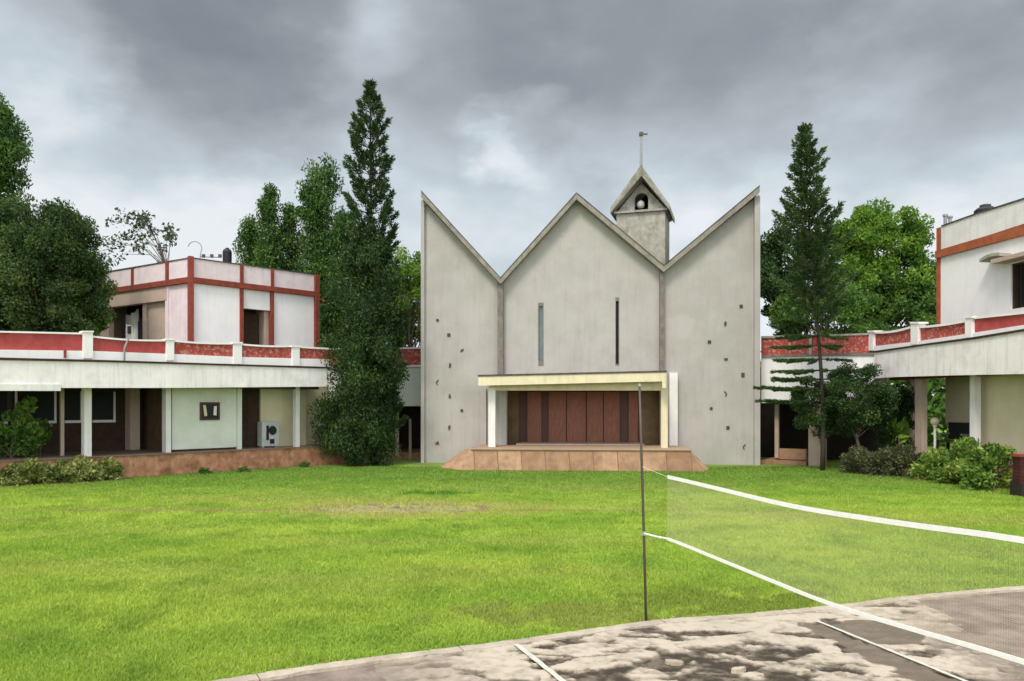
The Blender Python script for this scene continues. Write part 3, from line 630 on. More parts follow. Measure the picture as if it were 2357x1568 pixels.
# fins at the valleys and the outer edges
for x0, x1, yb, o1, m_ in ((1145, 1158, 860, .22, 'concrete_dark'), (1519, 1529, 852, .22, 'concrete_dark')):
    b = MB(); s0, s1 = F0.S(x0, o1), F0.S(x1, o1); F0.box(b, s0, s1, .002, o1, F0.hit(x0, yb, o1)[1] - .35, min(topz(s0), topz(s1)) - .0); b.build('valley_drain', M[m_], ch)
for s0, s1 in ((sL + .002, sL + .13), (sR - .20, sR - .002)):
    b = MB(); F0.box(b, s0, s1, .002, .16, -.1, min(topz(s0), topz(s1))); b.build('edge_fin', M['concrete'], ch)
for (s0, s1, z0, z1), m_ in zip(slots, ('glass_green', 'glass_dark')):
    w_ = one('slot_window', M['concrete_dark'], ch, lambda b_: [F0.box(b_, s0, s0 + .018, -.25, .012, z0, z1), F0.box(b_, s1 - .018, s1, -.25, .012, z0, z1), F0.box(b_, s0, s1, -.25, .014, z1 - .13, z1), F0.box(b_, s0, s1, -.25, .014, z0, z0 + (.17 if m_ == 'glass_green' else .05))])
    one('pane', M[m_], w_, lambda b_: F0.box(b_, s0 + .018, s1 - .018, -.12, -.08, z0 + .03, z1 - .03))
# small dark wall emblems
em = [(1007, 737), (1033, 771), (1063, 806.5), (1035.5, 841), (1006, 880), (1035, 912), (1063, 945), (1034, 984), (1006, 1019.5)]
em2 = [(1706, 705), (1669.5, 745), (1633, 787), (1671, 827), (1710, 863), (1671, 906.5), (1637, 940.5), (1675.6, 984.6), (1712, 1028.7)]
shapes = ['dot', 'sq', 'tilt', 'tall', 'hook', 'tri', 'dot', 'tall', 'arch', 'sq', 'tall', 'sq', 'wide', 'box', 'chev', 'dot', 'sq', 'bird']
for (x_, y_), sh in zip(em + em2, shapes):
    s_, z_ = F0.hit(x_, y_, .02); b = MB(); k = .057
    if sh == 'dot': F0.poly(b, [(s_ + k * math.cos(t), z_ + k * math.sin(t)) for t in np.linspace(0, 2 * math.pi, 9)[:-1]], .002, .03)
    elif sh in ('sq', 'box'): kk = k * (1.3 if sh == 'box' else 1); F0.box(b, s_ - k, s_ + k, .002, .03, z_ - kk, z_ + kk); F0.box(b, s_ - k * .5, s_ + k * .5, .002, .045, z_ - kk * .6, z_ + kk * .6)
    elif sh == 'wide': F0.box(b, s_ - k * 1.1, s_ + k * 1.1, .002, .03, z_ - k * .7, z_ + k * .7)
    elif sh == 'tall': F0.poly(b, [(s_ - k * .5, z_ - k * 1.6), (s_ + k * .6, z_ - k * 1.2), (s_ + k * .8, z_ + k), (s_, z_ + k * 1.6), (s_ - k * .7, z_ + k * .6)], .002, .03)
    elif sh == 'tilt': F0.poly(b, [(s_ - k * 1.2, z_ - k), (s_ + k, z_ - k * .3), (s_ + k * 1.1, z_ + k), (s_ - k * .2, z_ + k * .8)], .002, .03)
    elif sh == 'tri': F0.poly(b, [(s_ - k, z_ - k), (s_ + k, z_ - k), (s_ + k * .3, z_ + k * 1.5), (s_ - k * .2, z_ + k * 1.4)], .002, .03)
    elif sh == 'arch': F0.poly(b, [(s_ - k * 1.3, z_ - k), (s_ + k * 1.3, z_ - k), (s_ + k * 1.2, z_ + k * .2), (s_ + k * .5, z_ + k * 1.3), (s_ - k * .1, z_ + k * .5), (s_ - k * 1.2, z_)], .002, .03)
    else:   # hook, chevron, bird: two strokes
        dx = -1 if sh == 'chev' else 1
        F0.poly(b, [(s_ + dx * k * .9, z_ + k * 1.8), (s_ - dx * k * .7, z_ + k * .2), (s_ - dx * k * .2, z_ - k * .1), (s_ + dx * k * 1.1, z_ + k * 1.2)], .002, .03)
        F0.poly(b, [(s_ - dx * k * .7, z_ + k * .1), (s_ - dx * k * .2, z_ - k * .2), (s_ + dx * k * .6, z_ - k * 1.5), (s_ - dx * k * .3, z_ - k * 1.3)], .002, .03)
    b.build('wall_emblem', M['emblem'], ch)
# porch: canopy, posts, side walls, doors
CO = 2.2
zc0, zc1 = hz(1320, 886, CO)[1], hz(1320, 860, CO)[1]
cs0, cs1 = F0.S(1101, CO), F0.S(1534, CO)
can = one('canopy', M['ivory'], ch, lambda b_: F0.poly(b_, [(cs0, F0.hit(1101, 888, CO)[1]), (cs1 - .14, F0.hit(1522, 878, CO)[1]), (cs1 - .14, F0.hit(1522, 893, CO)[1]), (cs1, F0.hit(1534, 893, CO)[1]), (cs1, F0.hit(1534, 857, CO)[1]), (cs0, F0.hit(1101, 867, CO)[1])], CO - .16, CO))
one('canopy_slab', M['concrete_dark'], can, lambda b_: F0.poly(b_, [(cs0 + .02, F0.hit(1101, 874, CO)[1]), (cs1 - .02, F0.hit(1534, 868, CO)[1]), (cs1 - .02, F0.hit(1534, 855, CO)[1] - .01), (cs0 + .02, F0.hit(1101, 866, CO)[1] + .015)], .226, CO - .162))
one('canopy_coping', M['roof_edge'], can, lambda b_: F0.poly(b_, [(cs0 - .02, F0.hit(1101, 866.6, CO)[1]), (cs1 + .02, F0.hit(1534, 856.6, CO)[1]), (cs1 + .02, F0.hit(1534, 853, CO)[1]), (cs0 - .02, F0.hit(1101, 863, CO)[1])], CO - .3, CO + .03))
one('canopy_beam', M['ivory'], can, lambda b_: F0.poly(b_, [(F0.S(1128, CO - .5), F0.hit(1128, 899, CO - .5)[1]), (F0.S(1522, CO - .5), F0.hit(1522, 899, CO - .5)[1]), (F0.S(1522, CO - .5), F0.hit(1522, 878, CO - .5)[1]), (F0.S(1128, CO - .5), F0.hit(1128, 884, CO - .5)[1])], CO - .66, CO - .5))
zbm = F0.hit(1322, 899, CO - .5)[1]
for x0, x1, o1, dp, m_ in ((1124, 1140, CO - .48, .2, 'white'), (1522, 1537, CO - .48, .2, 'ivory')):
    one('post', M[m_], ch, lambda b_: F0.box(b_, F0.S(x0, o1), F0.S(x1, o1), o1 - dp, o1, .64, zbm + .1))
one('wall_pilaster', M['white'], ch, lambda b_: F0.box(b_, F0.S(1541, .3), F0.S(1560, .3), .002, .3, .5, F0.hit(1550, 858, .3)[1]))
one('wall_pilaster', M['concrete'], ch, lambda b_: F0.box(b_, F0.S(1105, .12), F0.S(1119, .12), .002, .12, .3, F0.hit(1110, 895, .12)[1]))
one('wall_pilaster', M['concrete'], ch, lambda b_: F0.box(b_, F0.S(1148, .5), F0.S(1166, .5), .002, .5, .64, zbm + .15))
DO = -.75
b = MB(); F0.box(b, dS0 - .3, dS0, DO - .2, -WT - .002, .5, dz1 + .2); F0.box(b, dS1, dS1 + .3, DO - .2, -WT - .002, .5, dz1 + .2)
F0.box(b, dS0, F0.S(1194, DO), DO - .2, DO, .5, dz1); F0.box(b, F0.S(1476, DO), dS1, DO - .2, DO, .5, dz1); F0.box(b, dS0 - .3, dS1 + .3, DO - .2, -WT - .002, dz1 + .0, dz1 + .3); b.build('porch_wall', M['porchwall'], ch)
fr = one('door_frame', M['doorframe'], ch, lambda b_: [F0.box(b_, F0.S(1194, DO), F0.S(1476, DO), DO - .14, DO - .08, .5, dz1), F0.box(b_, F0.S(1194, DO), F0.S(1476, DO), DO - .08, DO + .02, dz1 - .10, dz1)])
for x0, x1 in ((1214, 1246), (1263, 1303), (1305, 1348), (1351, 1388), (1390, 1426), (1447, 1468)):
    dl = one('door', M['door'], ch, lambda b_: F0.box(b_, F0.S(x0, DO), F0.S(x1, DO), DO - .075, DO, .69, dz1 - .11))
    s0, s1 = F0.S(x0, DO), F0.S(x1, DO)
    one('door_panel', M['door'], dl, lambda b_: [F0.box(b_, s0 + .08, s1 - .08, DO + .001, DO + .02, .80, 1.6), F0.box(b_, s0 + .08, s1 - .08, DO + .001, DO + .02, 1.7, dz1 - .25)])
# platform of stone before the doors
PO = 3.1
pf = empty('stone_platform', F0.P(F0.S(1320), PO, 0), 'low platform of orange laterite stone with sloping ends before the church doors', 'platform')
p0, p1, p2, p3 = F0.S(1002, PO - 1.2), F0.S(1075, PO - .4), F0.S(1588, PO), F0.S(1650, PO - .2)
def plat(b_):
    zt_ = .655
    bot = [F0.P(p0, PO - 1.2, -.1), F0.P(F0.S(1050, PO), PO, -.1), F0.P(F0.S(1625, PO), PO, -.1), F0.P(p3, PO - .9, -.1), F0.P(p3 - .1, .012, -.1), F0.P(p0 + .1, .012, -.1)]
    top = [F0.P(F0.S(1070, PO - .8), PO - .9, zt_), F0.P(F0.S(1085, PO), PO - .05, zt_), F0.P(F0.S(1590, PO), PO - .05, zt_), F0.P(F0.S(1598, PO), PO - .9, zt_), F0.P(F0.S(1596, PO), .012, zt_), F0.P(F0.S(1078, PO), .012, zt_)]
    b_.prism(bot, top)
one('base', M['platform'], pf, plat)
one('paving', M['platform_top'], pf, lambda b_: b_.prism([F0.P(F0.S(a_, PO), o_, .656) for a_, o_ in ((1084, PO - .03), (1592, PO - .03), (1592, .02), (1084, .02))], [F0.P(F0.S(a_, PO), o_, .70) for a_, o_ in ((1084, PO - .0), (1592, PO - .0), (1592, .02), (1084, .02))]))
one('door_step', M['tan'], pf, lambda b_: F0.box(b_, F0.S(1190), F0.S(1480), -.7, .45, .701, .755))
# bell tower
TWD = 31.
T0 = Pl(px(1419, HY, TWD + .6), px(1531, HY, TWD)); tw = one('tower', M['mossy'], ch, lambda b_: T0.box(b_, T0.S(1419), T0.S(1531), -1.9, 0, 3, T0.hit(1480, 489)[1]))
tz0 = T0.hit(1480, 489)[1]; tA = T0.hit(1480, 383, .5); tl = T0.hit(1404, 478, .35); tr_ = T0.hit(1541, 470, .35)
one('cornice', M['mossy'], tw, lambda b_: T0.box(b_, T0.S(1414), T0.S(1536), -2.0, .12, tz0 + .002, tz0 + .09))
def pediment(b_):
    ac, az, ar_ = T0.S(1476), T0.hit(1476, 460)[1], 16 / FPX * TWD; zb_ = tz0 + .092; apx = (T0.S(1478), T0.hit(1478, 420)[1])
    arc = [(ac + ar_ * math.cos(t), az + ar_ * math.sin(t)) for t in np.linspace(math.pi, 0, 13)]
    h = 6; mx = arc[h]
    T0.poly(b_, [(T0.S(1420), zb_), (arc[0][0], zb_)] + arc[:h + 1] + [(mx[0], apx[1])], -.25, -.02)
    T0.poly(b_, [(mx[0], apx[1])] + arc[h:] + [(arc[-1][0], zb_), (T0.S(1532), zb_)], -.25, -.02)
one('belfry', M['mossy'], tw, pediment)
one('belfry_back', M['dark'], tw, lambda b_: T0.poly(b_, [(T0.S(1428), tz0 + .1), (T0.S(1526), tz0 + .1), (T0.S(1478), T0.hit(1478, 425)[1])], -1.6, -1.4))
sa = T0.S(1478, .4)
def roofplate(b_, se, ze, th=.22):    # slanting plate from the ridge to the eave, its front edge raked forward at the apex
    za = tA[1]
    f = [T0.P(sa, .75, za), T0.P(se, .30, ze), T0.P(se, .28, ze - th), T0.P(sa, .62, za - th * 1.9)]
    g = [T0.P(sa, -2.6, za), T0.P(se, -2.2, ze), T0.P(se, -2.2, ze - th), T0.P(sa, -2.6, za - th * 1.9)]
    b_.add(f + g, [(0, 1, 2, 3), (7, 6, 5, 4), (0, 4, 5, 1), (1, 5, 6, 2), (2, 6, 7, 3), (3, 7, 4, 0)])
one('roof', M['mossy'], tw, lambda b_: roofplate(b_, tl[0], tl[1]))
one('roof', M['mossy'], tw, lambda b_: roofplate(b_, tr_[0], tr_[1]))
bc = T0.P(T0.S(1474), -.12, tz0 + .22)
one('bell', M['brass'], tw, lambda b_: b_.lathe(bc, [(.10, 0), (.14, .05), (.165, .13), (.155, .20), (.12, .26), (.06, .31), (.02, .33)], 18), smooth=True)
sp0 = T0.P(sa, .70, tA[1] - .05); spt = T0.hit(1479, 312, .7)[1]
sp_ = one('spire', M['greymetal'], tw, lambda b_: b_.tube([sp0, Vector((sp0.x, sp0.y, spt))], [.06, .045], 8))
one('finial', M['metal'], sp_, lambda b_: [b_.box((sp0.x, sp0.y, spt + .06), (.075, .075, .07)), b_.box((sp0.x + .14, sp0.y, spt + .06), (.12, .02, .025))])
# ================================================================== LEFT WING
Lp = Pl(px(0, HY, 19.9), px(820, HY, 27.9))
lw = empty('left_wing', Lp.P(Lp.S(400), 0, 0), 'long low white wing with red parapet panels on the left of the church', 'building')
z_fl = .68
s00, s_end = Lp.S(-330), Lp.S(757, .6)
one('plinth', M['laterite'], lw, lambda b_: Lp.box(b_, s00, Lp.S(818), -4.2, 0, -.1, z_fl - .03))
one('floor', M['floor'], lw, lambda b_: Lp.box(b_, s00, Lp.S(818), -4.2, .03, z_fl - .028, z_fl + .01))
one('fascia', M['fascia'], lw, lambda b_: Lp.pxpoly(b_, [(-330, 824), (0, 829), (250, 834), (500, 841), (752, 849), (752, 890), (400, 893), (0, 893), (-330, 892)], .45, .6))
one('fascia_coping', M['darkbrown'], lw, lambda b_: Lp.pxpoly(b_, [(-330, 818), (0, 823), (250, 829), (500, 837), (754, 844.5), (754, 848), (500, 841), (250, 833.5), (0, 828.5), (-330, 823)], .2, .64))
one('drip_strip', M['white'], lw, lambda b_: Lp.pxpoly(b_, [(-330, 884), (140, 885), (140, 900), (-330, 899)], .602, .66))
zs0 = Lp.hit(750, 886, .6)[1]
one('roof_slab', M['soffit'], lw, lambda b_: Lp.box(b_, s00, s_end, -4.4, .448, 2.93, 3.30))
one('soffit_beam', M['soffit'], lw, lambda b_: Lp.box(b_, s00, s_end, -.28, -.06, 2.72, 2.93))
# parapet
one('parapet_base', M['white_clean'], lw, lambda b_: Lp.pxpoly(b_, [(-330, 799), (0, 805), (213, 808), (400, 815), (556, 822), (757, 827), (757, 845), (500, 837.5), (250, 829), (0, 824), (-330, 818)], .25, .42))
one('expansion_joint', M['red'], lw, lambda b_: Lp.pxpoly(b_, [(147, 806), (153, 806), (153, 824), (147, 824)], .43, .45))
posts = [(-140, -120, 750, 818), (192, 214, 763, 825), (384, 401, 781, 830), (539, 557, 789, 838), (674, 690, 797, 842)]
for x0, x1, y0, y1 in posts:
    pz_ = one('parapet_post', M['white_clean'], lw, lambda b_: Lp.pxpoly(b_, [(x0, y0), (x1, y0), (x1, y1), (x0, y1)], .2, .47))
    one('post_cap', M['white_clean'], pz_, lambda b_: Lp.pxpoly(b_, [(x0 - 2, y0 - 1.5), (x1 + 2, y0 - 1.5), (x1 + 2, y0 + 2), (x0 - 2, y0 + 2)], .17, .50))
pan = [(-330, -140, 761, 762, 799, 802, 'redpanel', 0), (-120, 192, 763, 770, 803, 808, 'redpanel', 0), (214, 384, 777, 786, 808, 814, 'redpanel', 3), (401, 539, 787, 793, 815, 821, 'redworn', 2), (557, 674, 795, 799, 822, 826, 'redworn', 2), (690, 757, 801, 805, 826, 828, 'redworn', 0)]
for x0, x1, ya, yb, yc, yd, m_, sag in pan:
    k = 8; top = [(x0 + (x1 - x0) * i / k, ya + (yb - ya) * i / k + sag * math.sin(math.pi * i / k)) for i in range(k + 1)]
    pp = one('parapet_panel', M[m_], lw, lambda b_: Lp.pxpoly(b_, top + [(x1, yd), (x0, yc)], .28, .36, .36))
    one('panel_coping', M['white_clean'], pp, lambda b_: Lp.pxpoly(b_, [(a_, c_ - 4) for a_, c_ in top] + [(a_, c_) for a_, c_ in top[::-1]], .25, .41, .41))
# columns
for x0, x1, o1, dp, m_ in ((194, 211, -.05, .28, 'white'), (681, 690, -.05, .2, 'white'), (140, 148, -.9, .12, 'tan'), (20, 27, -1.4, .12, 'darkbrown')):
    one('column', M[m_], lw, lambda b_: Lp.box(b_, Lp.S(x0, o1), Lp.S(x1, o1), o1 - dp, o1, z_fl, 2.93))
# pale green room wall with pilasters
wl = one('room_wall', M['mint'], lw, lambda b_: Lp.box(b_, Lp.S(396, -.3), Lp.S(549, -.3), -.5, -.3, z_fl + .08, 2.93))
one('skirting', M['darkbrown'], wl, lambda b_: Lp.box(b_, Lp.S(396, -.3), Lp.S(549, -.3), -.5, -.31, z_fl + .01, z_fl + .08))
one('pilaster', M['white'], lw, lambda b_: Lp.box(b_, Lp.S(382, -.18), Lp.S(394, -.18), -.5, -.18, z_fl + .01, 2.72))
one('pilaster', M['mint'], lw, lambda b_: Lp.box(b_, Lp.S(547, -.2), Lp.S(557, -.2), -.5, -.2, z_fl + .01, 2.93))
wz0, wz1 = Lp.hit(483, 967, -.28)[1], Lp.hit(483, 926, -.28)[1]; ws0, ws1 = Lp.S(460, -.28), Lp.S(505, -.28)
wi = one('wall_window', M['doorframe'], lw, lambda b_: [Lp.box(b_, ws0, ws0 + .05, -.298, -.24, wz0, wz1), Lp.box(b_, ws1 - .05, ws1, -.298, -.24, wz0, wz1), Lp.box(b_, ws0, ws1, -.298, -.242, wz1 - .06, wz1), Lp.box(b_, ws0, ws1, -.298, -.242, wz0, wz0 + .05)])
one('pane', M['black'], wi, lambda b_: Lp.box(b_, ws0 + .05, ws1 - .05, -.297, -.285, wz0 + .05, wz1 - .06))
sm_ = (ws0 + ws1) / 2
one('shutter', M['cream'], wi, lambda b_: Lp.poly(b_, [(ws0 + .10, wz1 - .10), (ws0 + .19, wz1 - .09), (ws0 + .24, wz0 + .14), (ws0 + .15, wz0 + .12)], -.283, -.27))
one('shutter', M['white'], wi, lambda b_: Lp.poly(b_, [(ws1 - .18, wz1 - .13), (ws1 - .09, wz1 - .12), (ws1 - .10, wz0 + .14), (ws1 - .20, wz0 + .16)], -.283, -.27))
# door recess, recessed wall
one('door', M['darkbrown'], lw, lambda b_: [Lp.box(b_, Lp.S(559, -.9), Lp.S(603, -.9), -1.0, -.9, z_fl + .01, 2.93), Lp.box(b_, Lp.S(568, -.9), Lp.S(592, -.9), -.898, -.87, .9, 2.4)])
one('recess_wall', M['cream'], lw, lambda b_: [Lp.box(b_, Lp.S(600, -.8), Lp.S(705, -.8), -1.0, -.8, z_fl + .01, 2.93), Lp.box(b_, Lp.S(705, -1.1), Lp.S(757, -1.1), -1.3, -1.1, z_fl + .01, 2.93)])
one('side_wall', M['mint'], lw, lambda b_: Lp.box(b_, Lp.S(549, -.3) - .18, Lp.S(549, -.3), -1.0, -.502, z_fl + .01, 2.93))
one('side_wall', M['brownwall'], lw, lambda b_: [Lp.box(b_, Lp.S(396, -.3), Lp.S(396, -.3) + .18, -4.2, -.502, z_fl + .01, 2.93)])
# veranda: back wall with windows
bk0, bk1 = s00, Lp.S(396, -.3)
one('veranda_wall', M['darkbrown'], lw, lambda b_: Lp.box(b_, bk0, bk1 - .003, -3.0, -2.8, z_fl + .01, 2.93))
one('inner_pier', M['tan'], lw, lambda b_: [Lp.box(b_, Lp.S(300, -2.3), Lp.S(322, -2.3), -2.79, -2.3, z_fl + .01, 2.93), Lp.box(b_, Lp.S(345, -2.3), Lp.S(368, -2.3), -2.79, -2.3, z_fl + .01, 2.93)])
for x0, x1 in ((-60, 40), (52, 130), (150, 190), (214, 266)):
    s0, s1 = Lp.S(x0, -2.7), Lp.S(x1, -2.7)
    w_ = one('window', M['white'], lw, lambda b_: [Lp.box(b_, s0, s1, -2.79, -2.68, 1.60, 1.68), Lp.box(b_, s1 - .05, s1, -2.79, -2.70, 1.68, 2.6)])
    one('pane', M['glass_dark'], w_, lambda b_: Lp.box(b_, s0, s1 - .05, -2.79, -2.76, 1.68, 2.6))
one('end_wall', M['mint'], lw, lambda b_: [Lp.box(b_, s_end - .2, s_end, -4.2, -1.302, z_fl + .01, 2.93), Lp.box(b_, s00, s_end, -4.4, -4.202, -.1, 2.93)])
# cabinet beside the door
cA = Lp.P(Lp.S(612, -.5), -.5, z_fl + .012); cb_ = empty('outdoor_unit', cA, 'white metal air conditioner unit with dark round grille on the left veranda', 'air conditioner')
q0, q1 = Lp.S(603, -.45), Lp.S(642, -.45)
one('casing', M['unit'], cb_, lambda b_: [Lp.box(b_, q0, q1, -.78, -.45, z_fl + .06, 1.58), Lp.box(b_, q0 + .04, q0 + .1, -.7, -.5, z_fl + .011, z_fl + .06), Lp.box(b_, q1 - .1, q1 - .04, -.7, -.5, z_fl + .011, z_fl + .06)])
def ring_(b_, cs_, cz, r_, o0, o1): Lp.poly(b_, [(cs_ + r_ * math.cos(t), cz + r_ * 1.15 * math.sin(t)) for t in np.linspace(0, 2 * math.pi, 21)[:-1]], o0, o1)
one('fan_grille', M['black'], cb_, lambda b_: ring_(b_, q1 - .24, 1.28, .14, -.449, -.42))
one('side_grille', M['black'], cb_, lambda b_: [Lp.box(b_, q0 + .16, q0 + .25, -.449, -.43, .95, 1.45), Lp.box(b_, q1 - .34, q1 - .18, -.449, -.43, .82, .98)])
# link to the church
LL = Pl(px(757, HY, 28.9), px(971, HY, 29.3)); lk0, lk1 = LL.S(740), LL.S(972)
one('link_fascia', M['mint'], lw, lambda b_: LL.pxpoly(b_, [(735, 850), (972, 846), (972, 935), (735, 935)], -.25, 0))
one('link_parapet', M['redworn'], lw, lambda b_: LL.pxpoly(b_, [(735, 806), (972, 803), (972, 841), (735, 845)], -.3, -.15, -.15))
one('link_coping', M['white'], lw, lambda b_: [LL.pxpoly(b_, [(735, 843), (972, 840), (972, 845), (735, 849)], -.35, .05), LL.pxpoly(b_, [(735, 802), (972, 799), (972, 803), (735, 806)], -.35, -.1)])
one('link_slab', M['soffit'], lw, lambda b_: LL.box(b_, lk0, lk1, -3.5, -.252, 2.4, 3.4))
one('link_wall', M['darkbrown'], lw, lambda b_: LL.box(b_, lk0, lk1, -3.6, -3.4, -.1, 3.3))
one('link_plinth', M['laterite'], lw, lambda b_: LL.box(b_, lk0, lk1, -3.4, -.6, -.1, .25))
one('low_pier', M['tan'], lw, lambda b_: [LL.box(b_, LL.S(x0, -.5), LL.S(x1, -.5), -.75, -.5, -.1, z1) for x0, x1, z1 in ((910, 918, 2.35), (941, 947, 1.6))])
# upper storey, left
Lc, Lr, Ll = px(440, HY, 25.6), px(730, HY, 29.0), px(205, HY, 29.0)
UR = Pl(Lc, Lr); UL = Pl(Ll, Lc); ZT, ZB1, ZB0 = 7.2, 6.55, 6.36
up = empty('upper_storey', Lc * 1.0 - Vector((0, 0, Lc.z - 3.3)), 'white flat roofed upper room with red trim on the roof of the left wing', 'building')
sR1 = UR.S(729); sL0 = 0.; LLn = (UL.B - UL.A).length
TER = 3.3
wallR = MB()
UR.box(wallR, .0, UR.S(556), -.2, 0, TER, ZB0); UR.box(wallR, UR.S(630), sR1, -.2, 0, TER, ZB0)
wallR.build('wall', M['white_clean'], up)
dzt = UR.hit(590, 712)[1]
one('lintel_panel', M['white_clean'], up, lambda b_: UR.box(b_, UR.S(561), UR.S(625), -.26, -.05, dzt, ZB0))
one('doorway', M['brownwall'], up, lambda b_: UR.box(b_, UR.S(556), UR.S(630), -1.0, -.9, TER, ZB0))
one('door', M['darkbrown'], up, lambda b_: UR.box(b_, UR.S(560), UR.S(600, -.6), -.88, -.6, TER, dzt - .1))
one('jamb', M['tan'], up, lambda b_: [UR.box(b_, UR.S(608, -.2), UR.S(625, -.2), -.9, -.201, TER, dzt + .1)])
# left face: wall, lintel band and the open window
one('wall', M['pinkwhite'], up, lambda b_: [UL.box(b_, UL.S(386), LLn - .0, -.2, -.003, TER, ZB0 - .0)])
lz = UL.hit(385, 694)[1]; lz0 = lz
one('lintel_band', M['tan'], up, lambda b_: UL.box(b_, sL0, UL.S(386), -.2, .05, UL.hit(300, 702)[1], ZB0))
one('sill_wall', M['tan'], up, lambda b_: [UL.box(b_, sL0, UL.S(386), -.2, -.01, TER, 3.9), UL.box(b_, sL0, UL.S(250), -.2, -.01, 3.9, UL.hit(300, 702)[1])])
one('inner_wall', M['brownwall'], up, lambda b_: [UL.box(b_, sL0, LLn - .3, -1.6, -1.4, TER, ZB0)])
one('window_post', M['tan'], up, lambda b_: UL.box(b_, UL.S(334, -.15), UL.S(341, -.15), -.2, -.05, 3.9, UL.hit(300, 702)[1]))
one('screen', M['tan'], up, lambda b_: UL.box(b_, UL.S(342, -.12), UL.S(384, -.12), -.2, -.12, 3.9, UL.hit(300, 702)[1]))
# roof parapet, band and red strips on both faces
for Pn, a_, c_, mm in ((UR, 0., sR1, 'pinkwhite'), (UL, sL0, LLn, 'pinkwhite')):
    one('roof_parapet', M[mm], up, lambda b_: Pn.box(b_, a_, c_, -.12, .02, ZB1 + .002, ZT))
    one('trim_band', M['redbrown'], up, lambda b_: Pn.box(b_, a_ - .0, c_ + .06, -.1, .12, ZB0 + .002, ZB1))
    one('roof_coping', M['roof_edge'], up, lambda b_: Pn.box(b_, a_, c_ + .02, -.14, .05, ZT + .002, ZT + .035))
for x0, x1, z0 in ((554, 561, TER), (625, 631, TER), (725, 735, TER)):
    one('trim_strip', M['redbrown'], up, lambda b_: UR.box(b_, UR.S(x0, .09), UR.S(x1, .09), -.12, .09 if x0 < 700 else .13, z0, ZT + .01))
for x0, x1, z0 in ((301, 305, ZB1), (380, 386, ZB1)):
    one('trim_strip', M['redbrown'], up, lambda b_: UL.box(b_, UL.S(x0, .07), UL.S(x1, .07), .021, .07, z0, ZT + .01))
one('trim_strip', M['pinkwhite'], up, lambda b_: UL.box(b_, UL.S(380, .04), UL.S(387, .04), -.002, .04, TER, ZB0))
cq = Vector((Lc.x, Lc.y, 0)); nn_ = (UR.n + UL.n).normalized() * .05
one('corner_strip', M['red'], up, lambda b_: b_.box((cq.x + nn_.x, cq.y + nn_.y, (TER + ZT + .06) / 2), (.08, .08, (ZT + .06 - TER) / 2), math.atan2(UR.u.y, UR.u.x)))
one('roof', M['roof_conc'], up, lambda b_: b_.prism([(p.x, p.y, ZB0 + .004) for p in (UL.P(.05, -.13, 0), UR.P(0, -.15, 0), UR.P(sR1 - .03, -.13, 0), UR.P(sR1 - .03, -6, 0), UL.P(.05, -5, 0))], [(p.x, p.y, ZB1) for p in (UL.P(.05, -.13, 0), UR.P(0, -.15, 0), UR.P(sR1 - .03, -.13, 0), UR.P(sR1 - .03, -6, 0), UL.P(.05, -5, 0))]))
one('side_wall', M['tan'], up, lambda b_: [UR.box(b_, sR1 - .2, sR1, -5.8, -.202, TER, ZB0), UL.box(b_, 0, .2, -4.8, -.202, TER, ZB0)])
one('terrace', M['roof_conc'], up, lambda b_: Lp.box(b_, Lp.S(205, -3), s_end, -9, -4.402, 2.9, 3.298))
one('pipe', M['redbrown'], up, lambda b_: [b_.tube([UR.P(sR1 + .15, -.4, ZT - .1), UR.P(sR1 + .15, -.4, 3.3)], .05, 8), b_.tube([UR.P(sR1 + .15, -.4, 6.4), UR.P(sR1 + .3, .1, 6.2)], .05, 8)])
# laundry in the open window, lamp, roof things
for i, (x0, x1, y0, y1, m_, lb) in enumerate(((290, 305, 722, 785, 'white', 'white cloth hung at the left of the open upper window'), (306, 318, 716, 785, 'tape', 'pale cloth hung in the middle of the open upper window'), (320, 333, 735, 785, 'black', 'black cloth hung at the right of the open upper window'))):
    b = MB(); s0, z1 = UL.hit(x0, y0, -.6); s1, z0 = UL.hit(x1, y1, -.6); n_ = 8
    for k in range(n_ + 1):
        t = k / n_; oo = -.6 + .05 * math.sin(k * 1.9 + i); b.v.append(tuple(UL.P(s0 + (s1 - s0) * t, oo, max(3.9, z0)))); b.v.append(tuple(UL.P(s0 + (s1 - s0) * t, oo, z1 - .08 * math.sin(t * 3.1 + i))))
    for k in range(n_): b.f.append((2 * k, 2 * k + 2, 2 * k + 3, 2 * k + 1))
    o = b.build('hanging_cloth', M[m_]); md = o.modifiers.new('thick', 'SOLIDIFY'); md.thickness = .012; tag(o, lb, 'cloth', 'laundry in the open window')
fb = Lp.hit(287, 822, .52); fl = empty('floodlight', Lp.P(fb[0], .52, fb[1]), 'small grey floodlight on a bent bracket on the left parapet', 'lamp')
one('bracket', M['greymetal'], fl, lambda b_: b_.tube([Lp.P(fb[0], .50, fb[1] - .1), Lp.P(fb[0] - .02, .56, fb[1] + .25), Lp.P(fb[0] + .08, .60, fb[1] + .55)], .028, 8))
one('lamp_head', M['greymetal'], fl, lambda b_: b_.box(Lp.P(fb[0] + .07, .62, fb[1] + .78), (.06, .05, .15), .5))
one('lens', M['glass_dark'], fl, lambda b_: b_.box(Lp.P(fb[0] + .07, .69, fb[1] + .78), (.05, .012, .11), .5))
g_ = UR.hit(523, 600, -2.2); tk = UR.P(g_[0], -2.2, ZB1); rt = empty('water_tank', tk, 'small dark barrel shaped tank on the left upper roof', 'tank')
zt_ = UR.hit(523, 573, -2.2)[1]
